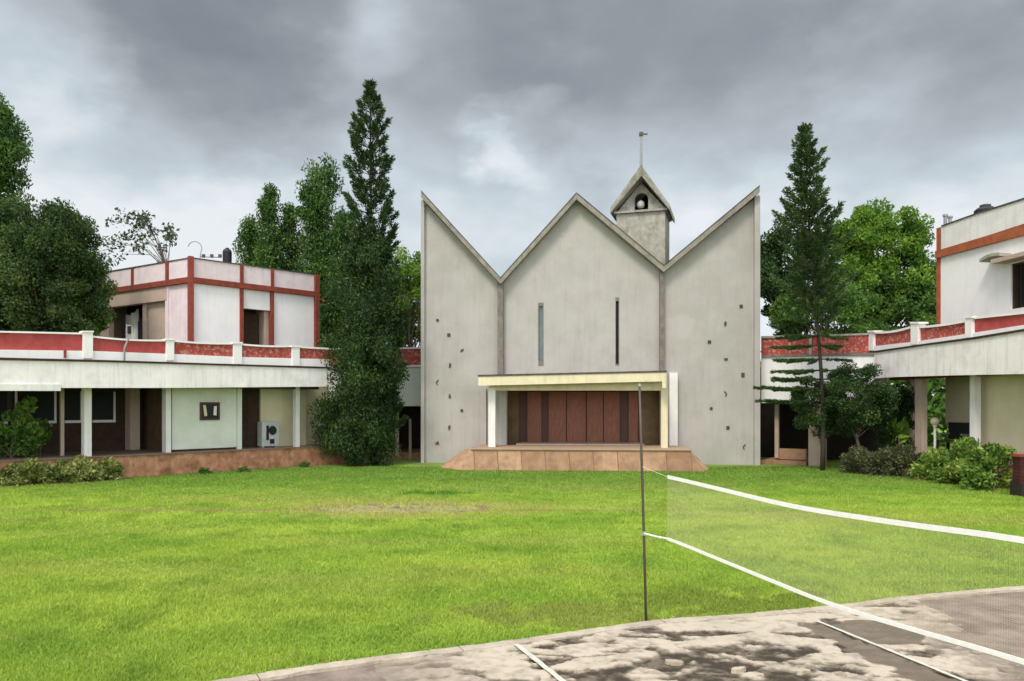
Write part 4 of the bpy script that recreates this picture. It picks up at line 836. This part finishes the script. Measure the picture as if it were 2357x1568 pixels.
one('tank_body', M['black'], rt, lambda b_: b_.lathe(tk, [(.16, .0), (.17, .1), (.16, .3), (.17, .5), (.16, .7), (.17, zt_ - ZB1 - .12), (.13, zt_ - ZB1 - .03), (.05, zt_ - ZB1)], 16)); one('lid', M['metal'], rt, lambda b_: b_.lathe((tk.x, tk.y, zt_ + .002), [(.07, 0), (.07, .03), (.03, .04)], 12))
pp0 = UR.P(UR.S(447, -1.5), -1.5, ZB1); dp_ = empty('roof_aerial', pp0, 'thin curled aerial standing on the left upper roof corner', 'aerial')
zl = UR.hit(452, 592, -1.5)[1]; ar = [pp0, Vector((pp0.x + .22, pp0.y, zl))]
for k in range(13):
    t = -.6 + k / 12 * 4.6; ar.append(Vector((pp0.x + .02 + .26 * math.cos(t), pp0.y, zl + .30 + .26 * math.sin(t))))
one('rod', M['greymetal'], dp_, lambda b_: b_.tube(ar[:12], .017, 7))
one('dipole', M['metal'], dp_, lambda b_: [b_.tube([ar[1], ar[1] + Vector((.75, 0, -.02))], .015, 6)] + [b_.box((ar[1].x + q, ar[1].y, ar[1].z + .03), (.05, .04, .06)) for q in (.12, .42, .72)])
# ================================================================== RIGHT WING
Rp = Pl(px(2020, HY, 25.), px(2357, HY, 19.))
rw = empty('right_wing', Rp.P(Rp.S(2200), 0, 0), 'long low white wing with red parapet panels on the right of the church', 'building')
e1 = Rp.S(2357) + 5.; e0 = Rp.S(2012)
one('plinth', M['laterite'], rw, lambda b_: Rp.box(b_, e0, e1, -4.5, -.35, -.1, .55))
one('floor', M['floor'], rw, lambda b_: Rp.box(b_, e0, e1, -4.5, -.32, .552, .60))
one('fascia', M['fascia'], rw, lambda b_: Rp.pxpoly(b_, [(2012, 812), (2130, 795), (2240, 781), (2357, 762), (2560, 728), (2560, 855), (2357, 861), (2200, 864), (2060, 868), (2012, 871)], -.15, 0))
one('fascia_coping', M['darkbrown'], rw, lambda b_: Rp.pxpoly(b_, [(2012, 808), (2130, 791), (2240, 776), (2357, 757), (2560, 723), (2560, 728), (2357, 762), (2240, 781), (2130, 795), (2012, 812)], -.4, .04))
zf0, zf1 = Rp.hit(2012, 871)[1], Rp.hit(2357, 861)[1]
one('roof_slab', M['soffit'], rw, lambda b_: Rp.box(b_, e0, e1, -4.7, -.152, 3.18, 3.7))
one('soffit_beam', M['redbrown'], rw, lambda b_: Rp.box(b_, e0, e1, -.75, -.55, 3.0, 3.18))
one('parapet_base', M['white_clean'], rw, lambda b_: Rp.pxpoly(b_, [(2012, 797), (2110, 786), (2230, 768), (2357, 748), (2560, 712), (2560, 722), (2310, 765), (2240, 776), (2130, 791), (2012, 808)], -.36, -.12))
for x0, x1, y0, y1 in ((1998, 2009, 763, 807), (2096, 2112, 743, 793), (2221, 2236, 730, 777), (2420, 2440, 700, 750)):
    pq = one('parapet_post', M['white_clean'], rw, lambda b_: Rp.pxpoly(b_, [(x0, y0), (x1, y0), (x1, y1), (x0, y1)], -.38, -.1))
    one('post_cap', M['white_clean'], pq, lambda b_: Rp.pxpoly(b_, [(x0 - 2, y0 - 2), (x1 + 2, y0 - 2), (x1 + 2, y0 + 2), (x0 - 2, y0 + 2)], -.41, -.07))
for x0, x1, ya, yb, yc, yd, m_, sag in ((2009, 2096, 768, 756, 797, 788, 'redworn', 4), (2112, 2221, 756, 742, 787, 770, 'redworn', 2), (2236, 2420, 735, 716, 768, 738, 'orange2', 0), (2440, 2560, 712, 692, 735, 712, 'orange2', 0)):
    if m_ == 'orange2': m_ = 'redpanel'
    k = 8; top = [(x0 + (x1 - x0) * i / k, ya + (yb - ya) * i / k + sag * math.sin(math.pi * i / k)) for i in range(k + 1)]
    pp = one('parapet_panel', M[m_], rw, lambda b_: Rp.pxpoly(b_, top + [(x1, yd), (x0, yc)], -.30, -.2, -.2))
    one('panel_coping', M['white_clean'], pp, lambda b_: Rp.pxpoly(b_, [(a_, c_ - 5) for a_, c_ in top] + [(a_, c_) for a_, c_ in top[::-1]], -.34, -.15, -.15))
for x0, x1, o1, m_ in ((2106, 2121, -.55, 'tan'), (2232, 2243, -.5, 'white')):
    one('column', M[m_], rw, lambda b_: Rp.box(b_, Rp.S(x0, o1), Rp.S(x1, o1), o1 - .2, o1, .60, 3.18))
one('room_wall', M['cream'], rw, lambda b_: Rp.box(b_, Rp.S(2247, -.95), e1, -1.15, -.95, .60, 3.18))
one('room_side_wall', M['cream'], rw, lambda b_: Rp.box(b_, Rp.S(2247, -.95), Rp.S(2247, -.95) + .2, -4.5, -1.152, .60, 3.18))
wn_ = one('window_panel', M['cream'], rw, lambda b_: Rp.box(b_, Rp.S(2176, -2.2), Rp.S(2238, -2.2), -2.4, -2.2, Rp.hit(2200, 974, -2.2)[1], 3.18))
one('sill', M['tan'], wn_, lambda b_: Rp.box(b_, Rp.S(2176, -2.1), Rp.S(2238, -2.1), -2.4, -2.1, Rp.hit(2200, 980, -2.2)[1], Rp.hit(2200, 974, -2.2)[1] - .002))
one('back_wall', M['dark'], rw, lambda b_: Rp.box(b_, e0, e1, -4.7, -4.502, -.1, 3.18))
# link to the church on the right
RL = Pl(px(1757, HY, 27.4), px(2017, HY, 25.4)); r0, r1 = RL.S(1752), RL.S(2013)
one('link_fascia', M['white_clean'], rw, lambda b_: RL.pxpoly(b_, [(1752, 823), (2013, 818), (2013, 872), (1960, 926), (1752, 928)], -.25, 0))
one('link_coping', M['concrete_dark'], rw, lambda b_: RL.pxpoly(b_, [(1752, 818), (2013, 812), (2013, 818), (1752, 823)], -.4, .05))
one('link_parapet', M['redworn'], rw, lambda b_: RL.pxpoly(b_, [(1752, 779), (2000, 771), (2000, 812), (1752, 818)], -.3, -.15, -.15))
one('link_rail', M['mossy'], rw, lambda b_: [RL.pxpoly(b_, [(1752, 774), (2000, 767), (2000, 771), (1752, 779)], -.34, -.1), RL.pxpoly(b_, [(1862, 772), (1868, 772), (1868, 816), (1862, 816)], -.32, -.1)])
one('link_slab', M['soffit'], rw, lambda b_: RL.box(b_, r0, r1, -3.5, -.252, 2.9, 3.8))
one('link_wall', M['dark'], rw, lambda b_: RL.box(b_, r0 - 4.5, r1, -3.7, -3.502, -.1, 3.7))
one('link_pillar', M['tan'], rw, lambda b_: [RL.box(b_, RL.S(1860), RL.S(1898), -.45, -.05, -.05, 2.9), RL.box(b_, RL.S(1783, -.5), RL.S(1792, -.5), -.7, -.5, .2, 2.9)])
one('link_plinth', M['platform'], rw, lambda b_: [RL.box(b_, r0, RL.S(1856), -3.4, .05, -.1, .13), RL.box(b_, RL.S(1793, -.5), RL.S(1857, -.5), -.7, -.52, .161, .55)])
# upper storey right
Up = Pl(px(2163, HY, 24.5), px(2357, HY, 21.1)); v0, v1 = 0., (Up.B - Up.A).length + 5.
ur = empty('upper_storey', Up.P(3, 0, 3.7), 'white upper room with a broad orange brown band at the right edge of the photo', 'building')
ut = lambda x_, y_: Up.hit(x_, y_)
wx0, wx1 = Up.S(2326), Up.S(2400); wzt, wzb = ut(2335, 606)[1], ut(2335, 711)[1]
one('wall', M['white_clean'], ur, lambda b_: [Up.box(b_, v0, wx0, -.2, 0, 3.7, 7.02), Up.box(b_, wx1, v1, -.2, 0, 3.7, 7.02), Up.box(b_, wx0, wx1, -.2, 0, 3.7, wzb), Up.box(b_, wx0, wx1, -.2, 0, wzt, 7.02)])
one('trim_band', M['orange'], ur, lambda b_: Up.poly(b_, [(v0 - .1, 7.0), (v1, 6.92), (v1, 7.26), (v0 - .1, 7.24)], -.25, .10))
one('roof_parapet', M['white'], ur, lambda b_: Up.pxpoly(b_, [(2166, 522), (2250, 492), (2357, 459), (2480, 418), (2480, 480), (2357, 515), (2166, 577)], -.15, .02))
one('roof_coping', M['roof_edge'], ur, lambda b_: Up.pxpoly(b_, [(2166, 519), (2250, 489), (2357, 455), (2480, 414), (2480, 418), (2357, 459), (2250, 492), (2166, 522)], -.2, .05))
one('corner_strip', M['orange'], ur, lambda b_: Up.box(b_, v0 - .12, v0 + .05, -.3, .03, 3.7, 8.0))
wv_ = one('window', M['darkbrown'], ur, lambda b_: [Up.box(b_, wx0, wx0 + .06, -.18, -.06, wzb, wzt), Up.box(b_, (wx0 + wx1) / 2 - .03, (wx0 + wx1) / 2 + .03, -.18, -.06, wzb, wzt), Up.box(b_, wx0, wx1, -.18, -.065, wzt - .06, wzt)] + [Up.box(b_, wx0 + .1 + k * .13, wx0 + .115 + k * .13, -.14, -.12, wzb, wzt) for k in range(7)])
one('pane', M['glass_dark'], wv_, lambda b_: Up.box(b_, wx0, wx1, -.2, -.17, wzb, wzt))
one('sunshade', M['tan'], ur, lambda b_: Up.box(b_, Up.S(2312), wx1 + .3, .002, .45, wzt + .04, wzt + .16))
def awn(b_):
    s0, s1 = Up.S(2268, .2), Up.S(2314, .2); k = 7
    pts = [(s0 + (s1 - s0) * i / k, ut(2268 + 46 * i / k, 606 - 20 * math.sin(.25 + 1.5 * i / k))[1]) for i in range(k + 1)]
    Up.poly(b_, pts + [(a_, z_ - .09) for a_, z_ in pts[::-1]], .002, .4)
one('awning', M['mossy'], ur, awn)
one('roof', M['roof_conc'], ur, lambda b_: Up.box(b_, v0 + .05, v1, -6, -.26, 6.8, 7.0))
one('side_wall', M['tan'], ur, lambda b_: [Up.box(b_, v0, v0 + .2, -6, -.302, 3.7, 6.8), Up.box(b_, v0, v1, -6.2, -6.002, 3.7, 7.0)])
one('terrace', M['roof_conc'], ur, lambda b_: Rp.box(b_, Rp.S(2100, -4), e1, -9, -4.702, 3.3, 3.698))
tb = Up.P(Up.S(2268, -.8), -.8, 7.0); ztb = Up.hit(2268, 476, -.8)[1]
rtk = empty('roof_tank', tb, 'dark rounded water tank showing above the right roof parapet', 'tank')
one('tank_body', M['black'], rtk, lambda b_: b_.lathe(tb, [(.30, 0), (.32, .3), (.30, .6), (.32, ztb - 7.12), (.22, ztb - 7.03), (.12, ztb - 7.0)], 18)); one('lid', M['metal'], rtk, lambda b_: b_.lathe((tb.x, tb.y, ztb + .002), [(.16, 0), (.16, .05), (.1, .07)], 14))
for k, xx in enumerate((2176, 2187)):
    q = Up.P(Up.S(xx, -1.), -1., 7.0); zz = Up.hit(xx, 498 + 4 * k, -1.)[1]; o = one('vent_pipe', M['greymetal'], None, lambda b_: [b_.tube([q, Vector((q.x, q.y, zz))], .06, 8), b_.tube([Vector((q.x, q.y, zz)), Vector((q.x, q.y, zz + .06))], .09, 8)])
    tag(o, ('left', 'right')[k] + ' one of two short grey vent pipes at the corner of the right roof', 'vent pipe', 'vent pipes on the right roof')
# veranda things on the right
gl = Rp.P(Rp.S(2152, -.9), -.9, .60); gz = Rp.hit(2152, 970, -.9)[1]; gr = empty('globe_lamp', gl, 'pale round globe lamp on a short post on the right veranda', 'lamp')
one('post', M['tape'], gr, lambda b_: [b_.lathe(gl, [(.12, 0), (.10, .05), (.04, .09), (.035, gz - .60 - .2), (.08, gz - .60 - .12)], 12)])
one('globe', M['ivory'], gr, lambda b_: b_.lathe((gl.x, gl.y, gz - .10), [(.06, -.02), (.11, .02), (.135, .08), (.135, .13), (.10, .19), (.04, .22)], 16), smooth=True)
bn = Rp.P(Rp.S(2198, -1.2), -1.2, .60); be = empty('bench', bn, 'dark wooden bench with a high back under the pale panel on the right veranda', 'bench')
b0, b1 = Rp.S(2166, -1.2), Rp.S(2228, -1.2)
one('seat', M['darkbrown'], be, lambda b_: Rp.box(b_, b0, b1, -1.45, -1.0, 1.0, 1.06)); one('backrest', M['black'], be, lambda b_: [Rp.box(b_, b0, b1, -1.5, -1.452, 1.1, 1.62)])
for q in (b0, b1 - .07):
    for oo in (-1.45, -1.07): one('leg', M['darkbrown'], be, lambda b_: Rp.box(b_, q, q + .07, oo, oo + .07, .60, .998))
for q in (b0, b1 - .06): one('armrest', M['greymetal'], be, lambda b_: Rp.box(b_, q, q + .06, -1.45, -1.0, 1.25, 1.29))
# red brick pier at the right edge
pr = gnd(2344, 1146); pr0 = empty('brick_pier', (pr.x + .35, pr.y, 0), 'low dark red wall end at the right edge beside the big bush', 'wall')
M['redbrick'] = mat('red_brick', (.10, .022, .02), (.06, .015, .013), scale=6, brick=((.2, .15, .12), (.24, .08, .008)), bump=.5)
one('wall_body', M['redbrick'], pr0, lambda b_: b_.box((pr.x + 1.24, pr.y + .3, .42), (1.08, .14, .52))); one('wall_foot', M['dark'], pr0, lambda b_: b_.box((pr.x + 1.25, pr.y + .29, .1), (1.12, .2, .22))); one('coping', M['red'], pr0, lambda b_: b_.box((pr.x + 1.24, pr.y + .3, .975), (1.12, .17, .03)))
# ================================================================== TREES
def zpx(y_, d_): return CH + (HY - y_) / FPX * d_
def X(x_, d_): return (x_ - CX) / FPX * d_
# tall sparse column tree left of the church, dense tree in front of the link
d_ = 27.2; f = lambda pts, xc: [(zpx(y_, d_), hw / FPX * d_, (cx_ - xc) / FPX * d_) for y_, hw, cx_ in pts]
d_ = 26.6
column_tree('evergreen_tree', (X(835, d_), d_, 0), f([(1062, 62, 835), (1030, 72, 830), (1000, 80, 824), (930, 94, 832), (860, 86, 838), (760, 76, 844), (660, 72, 850), (600, 60, 852), (550, 40, 850), (505, 20, 840)], 835), F['deep'],
            'dense dark evergreen tree covering the end of the left wing', leaf=0.109, seed=6, dens=1.1, per=227, crad=.40, tr=.16, rag=.5)
trunk(empty('young_tree', (X(877, 28.3), 28.3, 0), 'thin pale bare trunk beside the foot of the dense evergreen', 'tree'), (X(877, 28.3), 28.3, -.05), (X(874, 28.3), 28.3, 2.6), .075, .05, M['bark_pale'], bend=.03)
# polyalthia columns behind the left upper storey
for i, (xc, yt, hw, dd, lb) in enumerate(((572, 508, 26, 35, 'shortest leftmost column shaped tree behind the left upper room'), (620, 432, 25, 34.4, 'pointed column shaped tree left of the middle of the group behind the left wing'), (667, 478, 28, 35, 'narrow pointed tree between two taller column trees'), (737, 380, 38, 33.5, 'tall blunt topped column tree beside the dark evergreen'), (598, 545, 40, 36.5, 'low broad column tree at the back of the group'), (790, 492, 34, 33, 'column tree half hidden behind the dark evergreen'))):
    d_ = dd; blunt = hw * (.8 if i == 3 else .25)
    column_tree('column_tree', (X(xc, dd), dd, 0), f([(900, hw * 1.25, xc), (700, hw * 1.25, xc), (600, hw * 1.1, xc + 2), (yt + 70, hw * .95, xc - 2), (yt + 25, hw * (.95 if i == 3 else .6), xc), (yt, blunt, xc)], xc), F['column'], lb, 'column trees behind the left wing', leaf=0.150, seed=30 + i, dens=1.1, per=105, crad=.42, tr=.12)
d_ = 33.3; leafy_tree('leafy_tree', (X(712, d_) - .1, d_, 0), zpx(435, d_), .45, zpx(520, d_), F['column'], 'small leafy side crown on the left of the blunt topped column tree', nclump=8, per=157, leaf=0.136, seed=77, crad=.3, tr=.05)
# left edge: tall column and broad tree
d_ = 25.5
column_tree('column_tree', (X(-5, d_), d_, 0), f([(900, 60, -5), (640, 60, -5), (480, 46, -5), (400, 48, -8), (300, 44, -4), (255, 36, -8), (228, 16, -6)], -5), F['column'], 'tall column shaped tree cut by the left edge of the photo', leaf=0.129, seed=51, dens=1.1, per=175, crad=.42)
d_ = 24.6
leafy_tree('broad_tree', (X(95, d_), d_, 0), zpx(425, d_), 2.0, zpx(900, d_), F['dark'], 'broad dark leafy tree behind the red parapet at the far left', nclump=190, per=525, leaf=0.102, seed=52, crad=.52, tr=.2)
leafy_tree('broad_tree', (X(165, 25.4), 25.4, 0), zpx(540, 25.4), 1.1, zpx(900, 25.4), F['mid'], 'lighter green leafy tree touching the end of the left upper room', nclump=80, per=455, leaf=0.102, seed=53, crad=.45, tr=.12)
# sparse tree above the left roof
d_ = 34.; rs_ = np.random.default_rng(9); st = empty('sparse_tree', (X(380, d_), d_, 0), 'thin nearly bare tree with arching twigs above the left roof', 'tree')
b = MB(); base = Vector((X(384, d_), d_, -.1)); fork = Vector((X(384, d_), d_, zpx(640, d_))); b.tube([base, Vector((X(388, d_), d_, 4)), fork], [.16, .12, .07], 8); cl = []
for (x_, y_) in ((372, 535), (345, 512), (325, 490), (262, 482), (240, 505), (285, 505), (300, 540), (222, 548), (218, 580), (250, 575), (312, 575), (410, 535), (425, 545), (270, 535), (345, 560), (235, 600), (355, 530), (300, 490)):
    tip = Vector((X(x_, d_), d_ + rs_.uniform(-1.2, 1.2), zpx(y_, d_))); ov = (384 - x_) / 160; m1 = fork.lerp(tip, .4) + Vector((.35 * ov, 0, .75 * ov + .1)); m2 = fork.lerp(tip, .8) + Vector((.1 * ov, 0, .5 * ov + .1)); b.tube([fork, fork.lerp(m1, .5) + Vector((.12 * ov, 0, .08)), m1, m2, tip], [.03, .022, .015, .010, .006], 5)
    for q in (m2, tip, m2.lerp(tip, .5)): cl.append(q)
b.build('trunk', M['bark'], st)
p_, v_ = clumps(np.array([tuple(q) for q in cl]), .30, 13, rs_, 1); leaves('crown', p_, .20, F['sparse'], st, v_, seed=9)
# trees behind the link, left of the church
for i, (x_, yt, sp_, dd, k, lb) in enumerate(((945, 565, 1.5, 33, 'bright', 'yellow green leafy tree against the left side of the church'), (905, 600, 1.7, 35, 'mid', 'mid green leafy tree behind the dark evergreen and the church'))):
    leafy_tree('leafy_tree', (X(x_, dd), dd, 0), zpx(yt, dd), sp_, zpx(850, dd), F[k], lb, nclump=46, per=297, leaf=0.136, seed=60 + i, crad=.55, tr=.14)
# right: conifer, bright tree, dark tree
d_ = 24.4
def conifer(loc, ztop, label, prof, top_shift, seed=5, z0=3.15, bare_to=0., gap=(.26, .42), nb=5, dens=230, inner=.1, lift=.55, m='pine', name='conifer_tree', leaf=.13, tr=.085, puff=.11):
    """whorls of rising branches, needles gathered along and at the end of each"""
    r = np.random.default_rng(seed); root = empty(name, loc, label, 'tree'); b_ = MB(); n_ = 14
    pzs = [q[0] for q in prof][::-1]; prs = [q[1] for q in prof][::-1]
    def axis(z): f_ = min(1, max(0, z / ztop)); return Vector((loc[0] + top_shift * f_ ** 1.5 + .06 * math.sin(f_ * 7), loc[1], z))
    b_.tube([axis(ztop * i / n_ - (.1 if i == 0 else 0)) for i in range(n_ + 1)], [tr * (1 - .88 * i / n_) for i in range(n_ + 1)], 8); P_, D_, V_ = [], [], []
    z = z0
    while z < ztop - .12:
        f_ = z / ztop; ln = float(np.interp(z, pzs, prs)) * r.uniform(.75, 1.2)
        bare = z < bare_to; a0_ = r.uniform(0, 6.28)
        for k in range(nb):
            a_ = a0_ + 2 * math.pi * k / nb + r.uniform(-.3, .3)
            if bare and k % 2: a_ = math.pi + r.uniform(-.35, .35)
            l_ = ln * r.uniform(.7, 1.2); st_ = axis(z); dr = Vector((math.cos(a_), math.sin(a_), 0)); up_ = .15 if bare else lift + .4 * f_
            q = [st_, st_ + dr * l_ * .55 + Vector((0, 0, up_ * l_ * .2 - (.08 if bare else 0))), st_ + dr * l_ + Vector((0, 0, up_ * l_ * .75 - (.2 if bare else 0)))]
            b_.tube(q, [.022 * (1.2 - f_) + .006, .014, .005], 5); m_ = int((dens if not bare else 150) * l_ + 30)
            t_ = inner + (1.05 - inner) * r.uniform(0, 1, m_) ** .8; pos = np.array([tuple(q[0].lerp(q[1], min(1, tt * 2)) if tt < .5 else q[1].lerp(q[2], (tt - .5) * 2)) for tt in t_])
            rad_ = (puff * (.7 + .5 * np.sin(np.clip(t_, 0, 1) * 3.1)) if not bare else .045 * np.ones(m_)) * r.uniform(.3, 1.1, m_)
            jit = r.normal(size=(m_, 3)); jit /= np.linalg.norm(jit, axis=1)[:, None]; pos = pos + jit * rad_[:, None]
            P_.append(pos); D_.append(np.tile(np.array(tuple((q[2] - q[0]).normalized())), (m_, 1)) + jit * .6); V_.append(r.uniform(0, .55, m_) + r.uniform(0, .5))
        z += r.uniform(*gap) * (1.15 - .3 * f_)
    b_.build('trunk', M['bark_dark'], root, smooth=True)
    leaves('crown', np.concatenate(P_), leaf, F[m], root, np.concatenate(V_), dirs=np.concatenate(D_), aspect=.32, jitter=.5, seed=seed)
    return root
def pprof(pts, d): return [(zpx(y_, d), hw / FPX * d) for y_, hw in pts]
conifer((X(868, 27.2), 27.2, 0), zpx(190, 27.2), 'tallest slender pointed conifer with gaps in its crown left of the church', pprof([(190, 6), (225, 14), (270, 27), (340, 38), (420, 44), (500, 52), (600, 60), (800, 62), (1000, 50)], 27.2), X(850, 27.2) - X(868, 27.2), seed=14, z0=zpx(1000, 27.2), gap=(.27, .44), nb=6, dens=170, inner=.58, lift=.75, m='deep', leaf=.125, tr=.11, puff=.15)
d_ = 24.4
conifer((X(1893, d_), d_, 0), zpx(283, d_), 'pointed dark conifer with layered branches right of the church', pprof([(283, 4), (320, 22), (380, 34), (450, 42), (520, 54), (620, 72), (740, 82), (820, 95), (930, 110)], d_), X(1848, d_) - X(1893, d_), seed=5, z0=zpx(925, d_), bare_to=zpx(765, d_), gap=(.27, .44), nb=6, dens=185, inner=.2, lift=.6, puff=.12)
d_ = 33.5
leafy_tree('bright_tree', (X(2020, d_), d_, 0), zpx(462, d_), 2.75, zpx(760, d_), F['bright'], 'bright yellow green leafy tree between the conifer and the right wing', nclump=110, per=402, leaf=0.163, seed=80, crad=.62, tr=.2, squash=.6)
leafy_tree('leafy_tree', (X(2100, 32.6), 32.6, 0), zpx(600, 32.6), 2.1, zpx(850, 32.6), F['mid'], 'darker green leafy tree low in front of the bright tree beside the right wing', nclump=70, per=367, leaf=0.150, seed=81, crad=.60, tr=.18, squash=.6)
leafy_tree('leafy_tree', (X(1818, 34.), 34., 0), zpx(498, 34.), 2.2, zpx(740, 34.), F['deep'], 'dark round leafy tree close to the right edge of the church', nclump=60, per=402, leaf=0.150, seed=82, crad=.60, tr=.2)
leafy_tree('leafy_tree', (X(1900, 32.), 32., 0), zpx(640, 32.), 2.4, zpx(850, 32.), F['mid'], 'low green tree behind the conifer above the link roof', nclump=70, per=350, leaf=0.136, seed=83, crad=.6, tr=.16)
leafy_tree('dense_shrub_tree', (X(1975, 24.2), 24.2, 0), zpx(828, 24.2), 1.05, zpx(1000, 24.2), F['deep'], 'dense dark small tree right of the conifer trunk before the veranda', nclump=60, per=420, leaf=0.075, seed=84, crad=.36, tr=.07)
leafy_tree('dense_shrub_tree', (X(1895, 24.9), 24.9, 0), zpx(845, 24.9), 1.0, zpx(1010, 24.9), F['deep'], 'dark small tree directly behind the conifer trunk', nclump=44, per=385, leaf=0.075, seed=85, crad=.32, tr=.05)
leafy_tree('dense_shrub_tree', (X(2055, 25.3), 25.3, 0), zpx(880, 25.3), .85, zpx(1040, 25.3), F['deep'], 'dark small tree hanging before the dark end of the right veranda', nclump=30, per=350, leaf=0.075, seed=86, crad=.32, tr=.05)
# wood far behind: one mass
b_r = np.random.default_rng(91); nn = 330; ang = b_r.uniform(-1.25, 1.25, nn); dd = b_r.uniform(44, 56, nn); cen = np.stack([np.sin(ang) * dd, np.cos(ang) * dd, b_r.uniform(.5, 5.2, nn)], 1)
p_, v_ = clumps(cen, 1.9, 150, b_r, 1); o = leaves('background_wood', p_, .55, F['mid'], None, v_, seed=91); tag(o, 'belt of dense trees far behind all the buildings', 'wood', kind='stuff')
# ================================================================== BUSHES
for i, (x_, yb, rx, h_, k, lb) in enumerate(((10, 1118, .62, .72, 'croton', 'leftmost pale croton bush before the left plinth'), (70, 1116, .62, .66, 'croton', 'second croton bush from the left edge'), (130, 1113, .60, .66, 'croton', 'croton bush in the middle of the row before the left plinth'), (190, 1109, .58, .66, 'croton', 'fourth croton bush, left of the one that ends the row'), (238, 1106, .50, .62, 'croton', 'croton bush that ends the row, beside the bare orange plinth'))):
    g_ = gnd(x_, yb); bush('croton_bush', (g_.x, g_.y + .05, 0), rx, .5, h_, F[k], lb, 'croton bushes before the left wing', seed=100 + i, leaf=.12, n=15, per=150)
for i, (x_, d_, rx, h_, k, lb) in enumerate(((28, 20.9, .75, 1.6, 'mid', 'tall leafy shrub at the far left before the dark veranda'), (88, 21.6, .55, 1.35, 'mid', 'leafy shrub beside the tall one before the dark veranda'), (60, 21.3, .45, 2.25, 'hedge', 'slim yellow green shrub reaching up into the dark veranda'))):
    bush('shrub', (X(x_, d_), d_, z_fl), rx, .35, h_ - .2, F[k], lb, 'shrubs at the left veranda', seed=120 + i, leaf=.13, n=18, per=110)
for i, (x_, yb, rx, h_, k, lb) in enumerate(((1990, 1092, .62, .95, 'dull', 'dull brownish bush behind the conifer trunk'), (2045, 1096, .72, .98, 'dull', 'dull brownish bush in the middle of the right hand row'), (2100, 1100, .68, 1.0, 'dull', 'dull brownish bush touching the big green bush'), (2165, 1108, .72, 1.12, 'hedge', 'green and yellow bush at the left of the three big ones'), (2235, 1117, .78, 1.25, 'hedge', 'middle one of the three big green and yellow bushes'), (2298, 1130, .72, 1.30, 'hedge', 'biggest green bush beside the dark red wall'))):
    g_ = gnd(x_, yb); bush('hedge_bush' if k == 'hedge' else 'dry_bush', (g_.x, g_.y + .25, 0), rx, .55, h_, F[k], lb, 'bushes before the right wing', seed=140 + i, leaf=.135 if k == 'hedge' else .09, n=22, per=150 if k == 'hedge' else 170)
g_ = px(2070, HY, 24.6); bp2 = empty('banana_plant', (g_.x, g_.y, 0), 'bright green broad leaved plant glowing before the dark right veranda', 'plant')
q = np.array([(g_.x + rs_.uniform(-.2, .2), g_.y + rs_.uniform(-.1, .1), zpx(rs_.uniform(970, 1015), 24.6)) for _ in range(26)]); leaves('foliage', q, .5, F['bright'], bp2, dirs=np.tile([0, 0, 1.], (26, 1)), aspect=.34, seed=5)
one('stem', M['bark'], bp2, lambda b_: b_.tube([(g_.x, g_.y, 0), (g_.x, g_.y, zpx(1010, 24.6))], [.05, .03], 7))
for i, (x_, y_, d0) in enumerate(((560, 1088, 0), (700, 1076, 0), (470, 1092, 0))):
    g_ = gnd(x_, y_); bush('weed', (g_.x, g_.y, 0), .22, .12, .26, F['mid'], ('small weed at the foot of the left plinth below the dark door', 'small weed at the plinth foot near the evergreen', 'small weed at the plinth foot below the pale green wall')[i], 'weeds at the foot of the left plinth', seed=170 + i, leaf=.07, n=7, per=60, cat='weed')
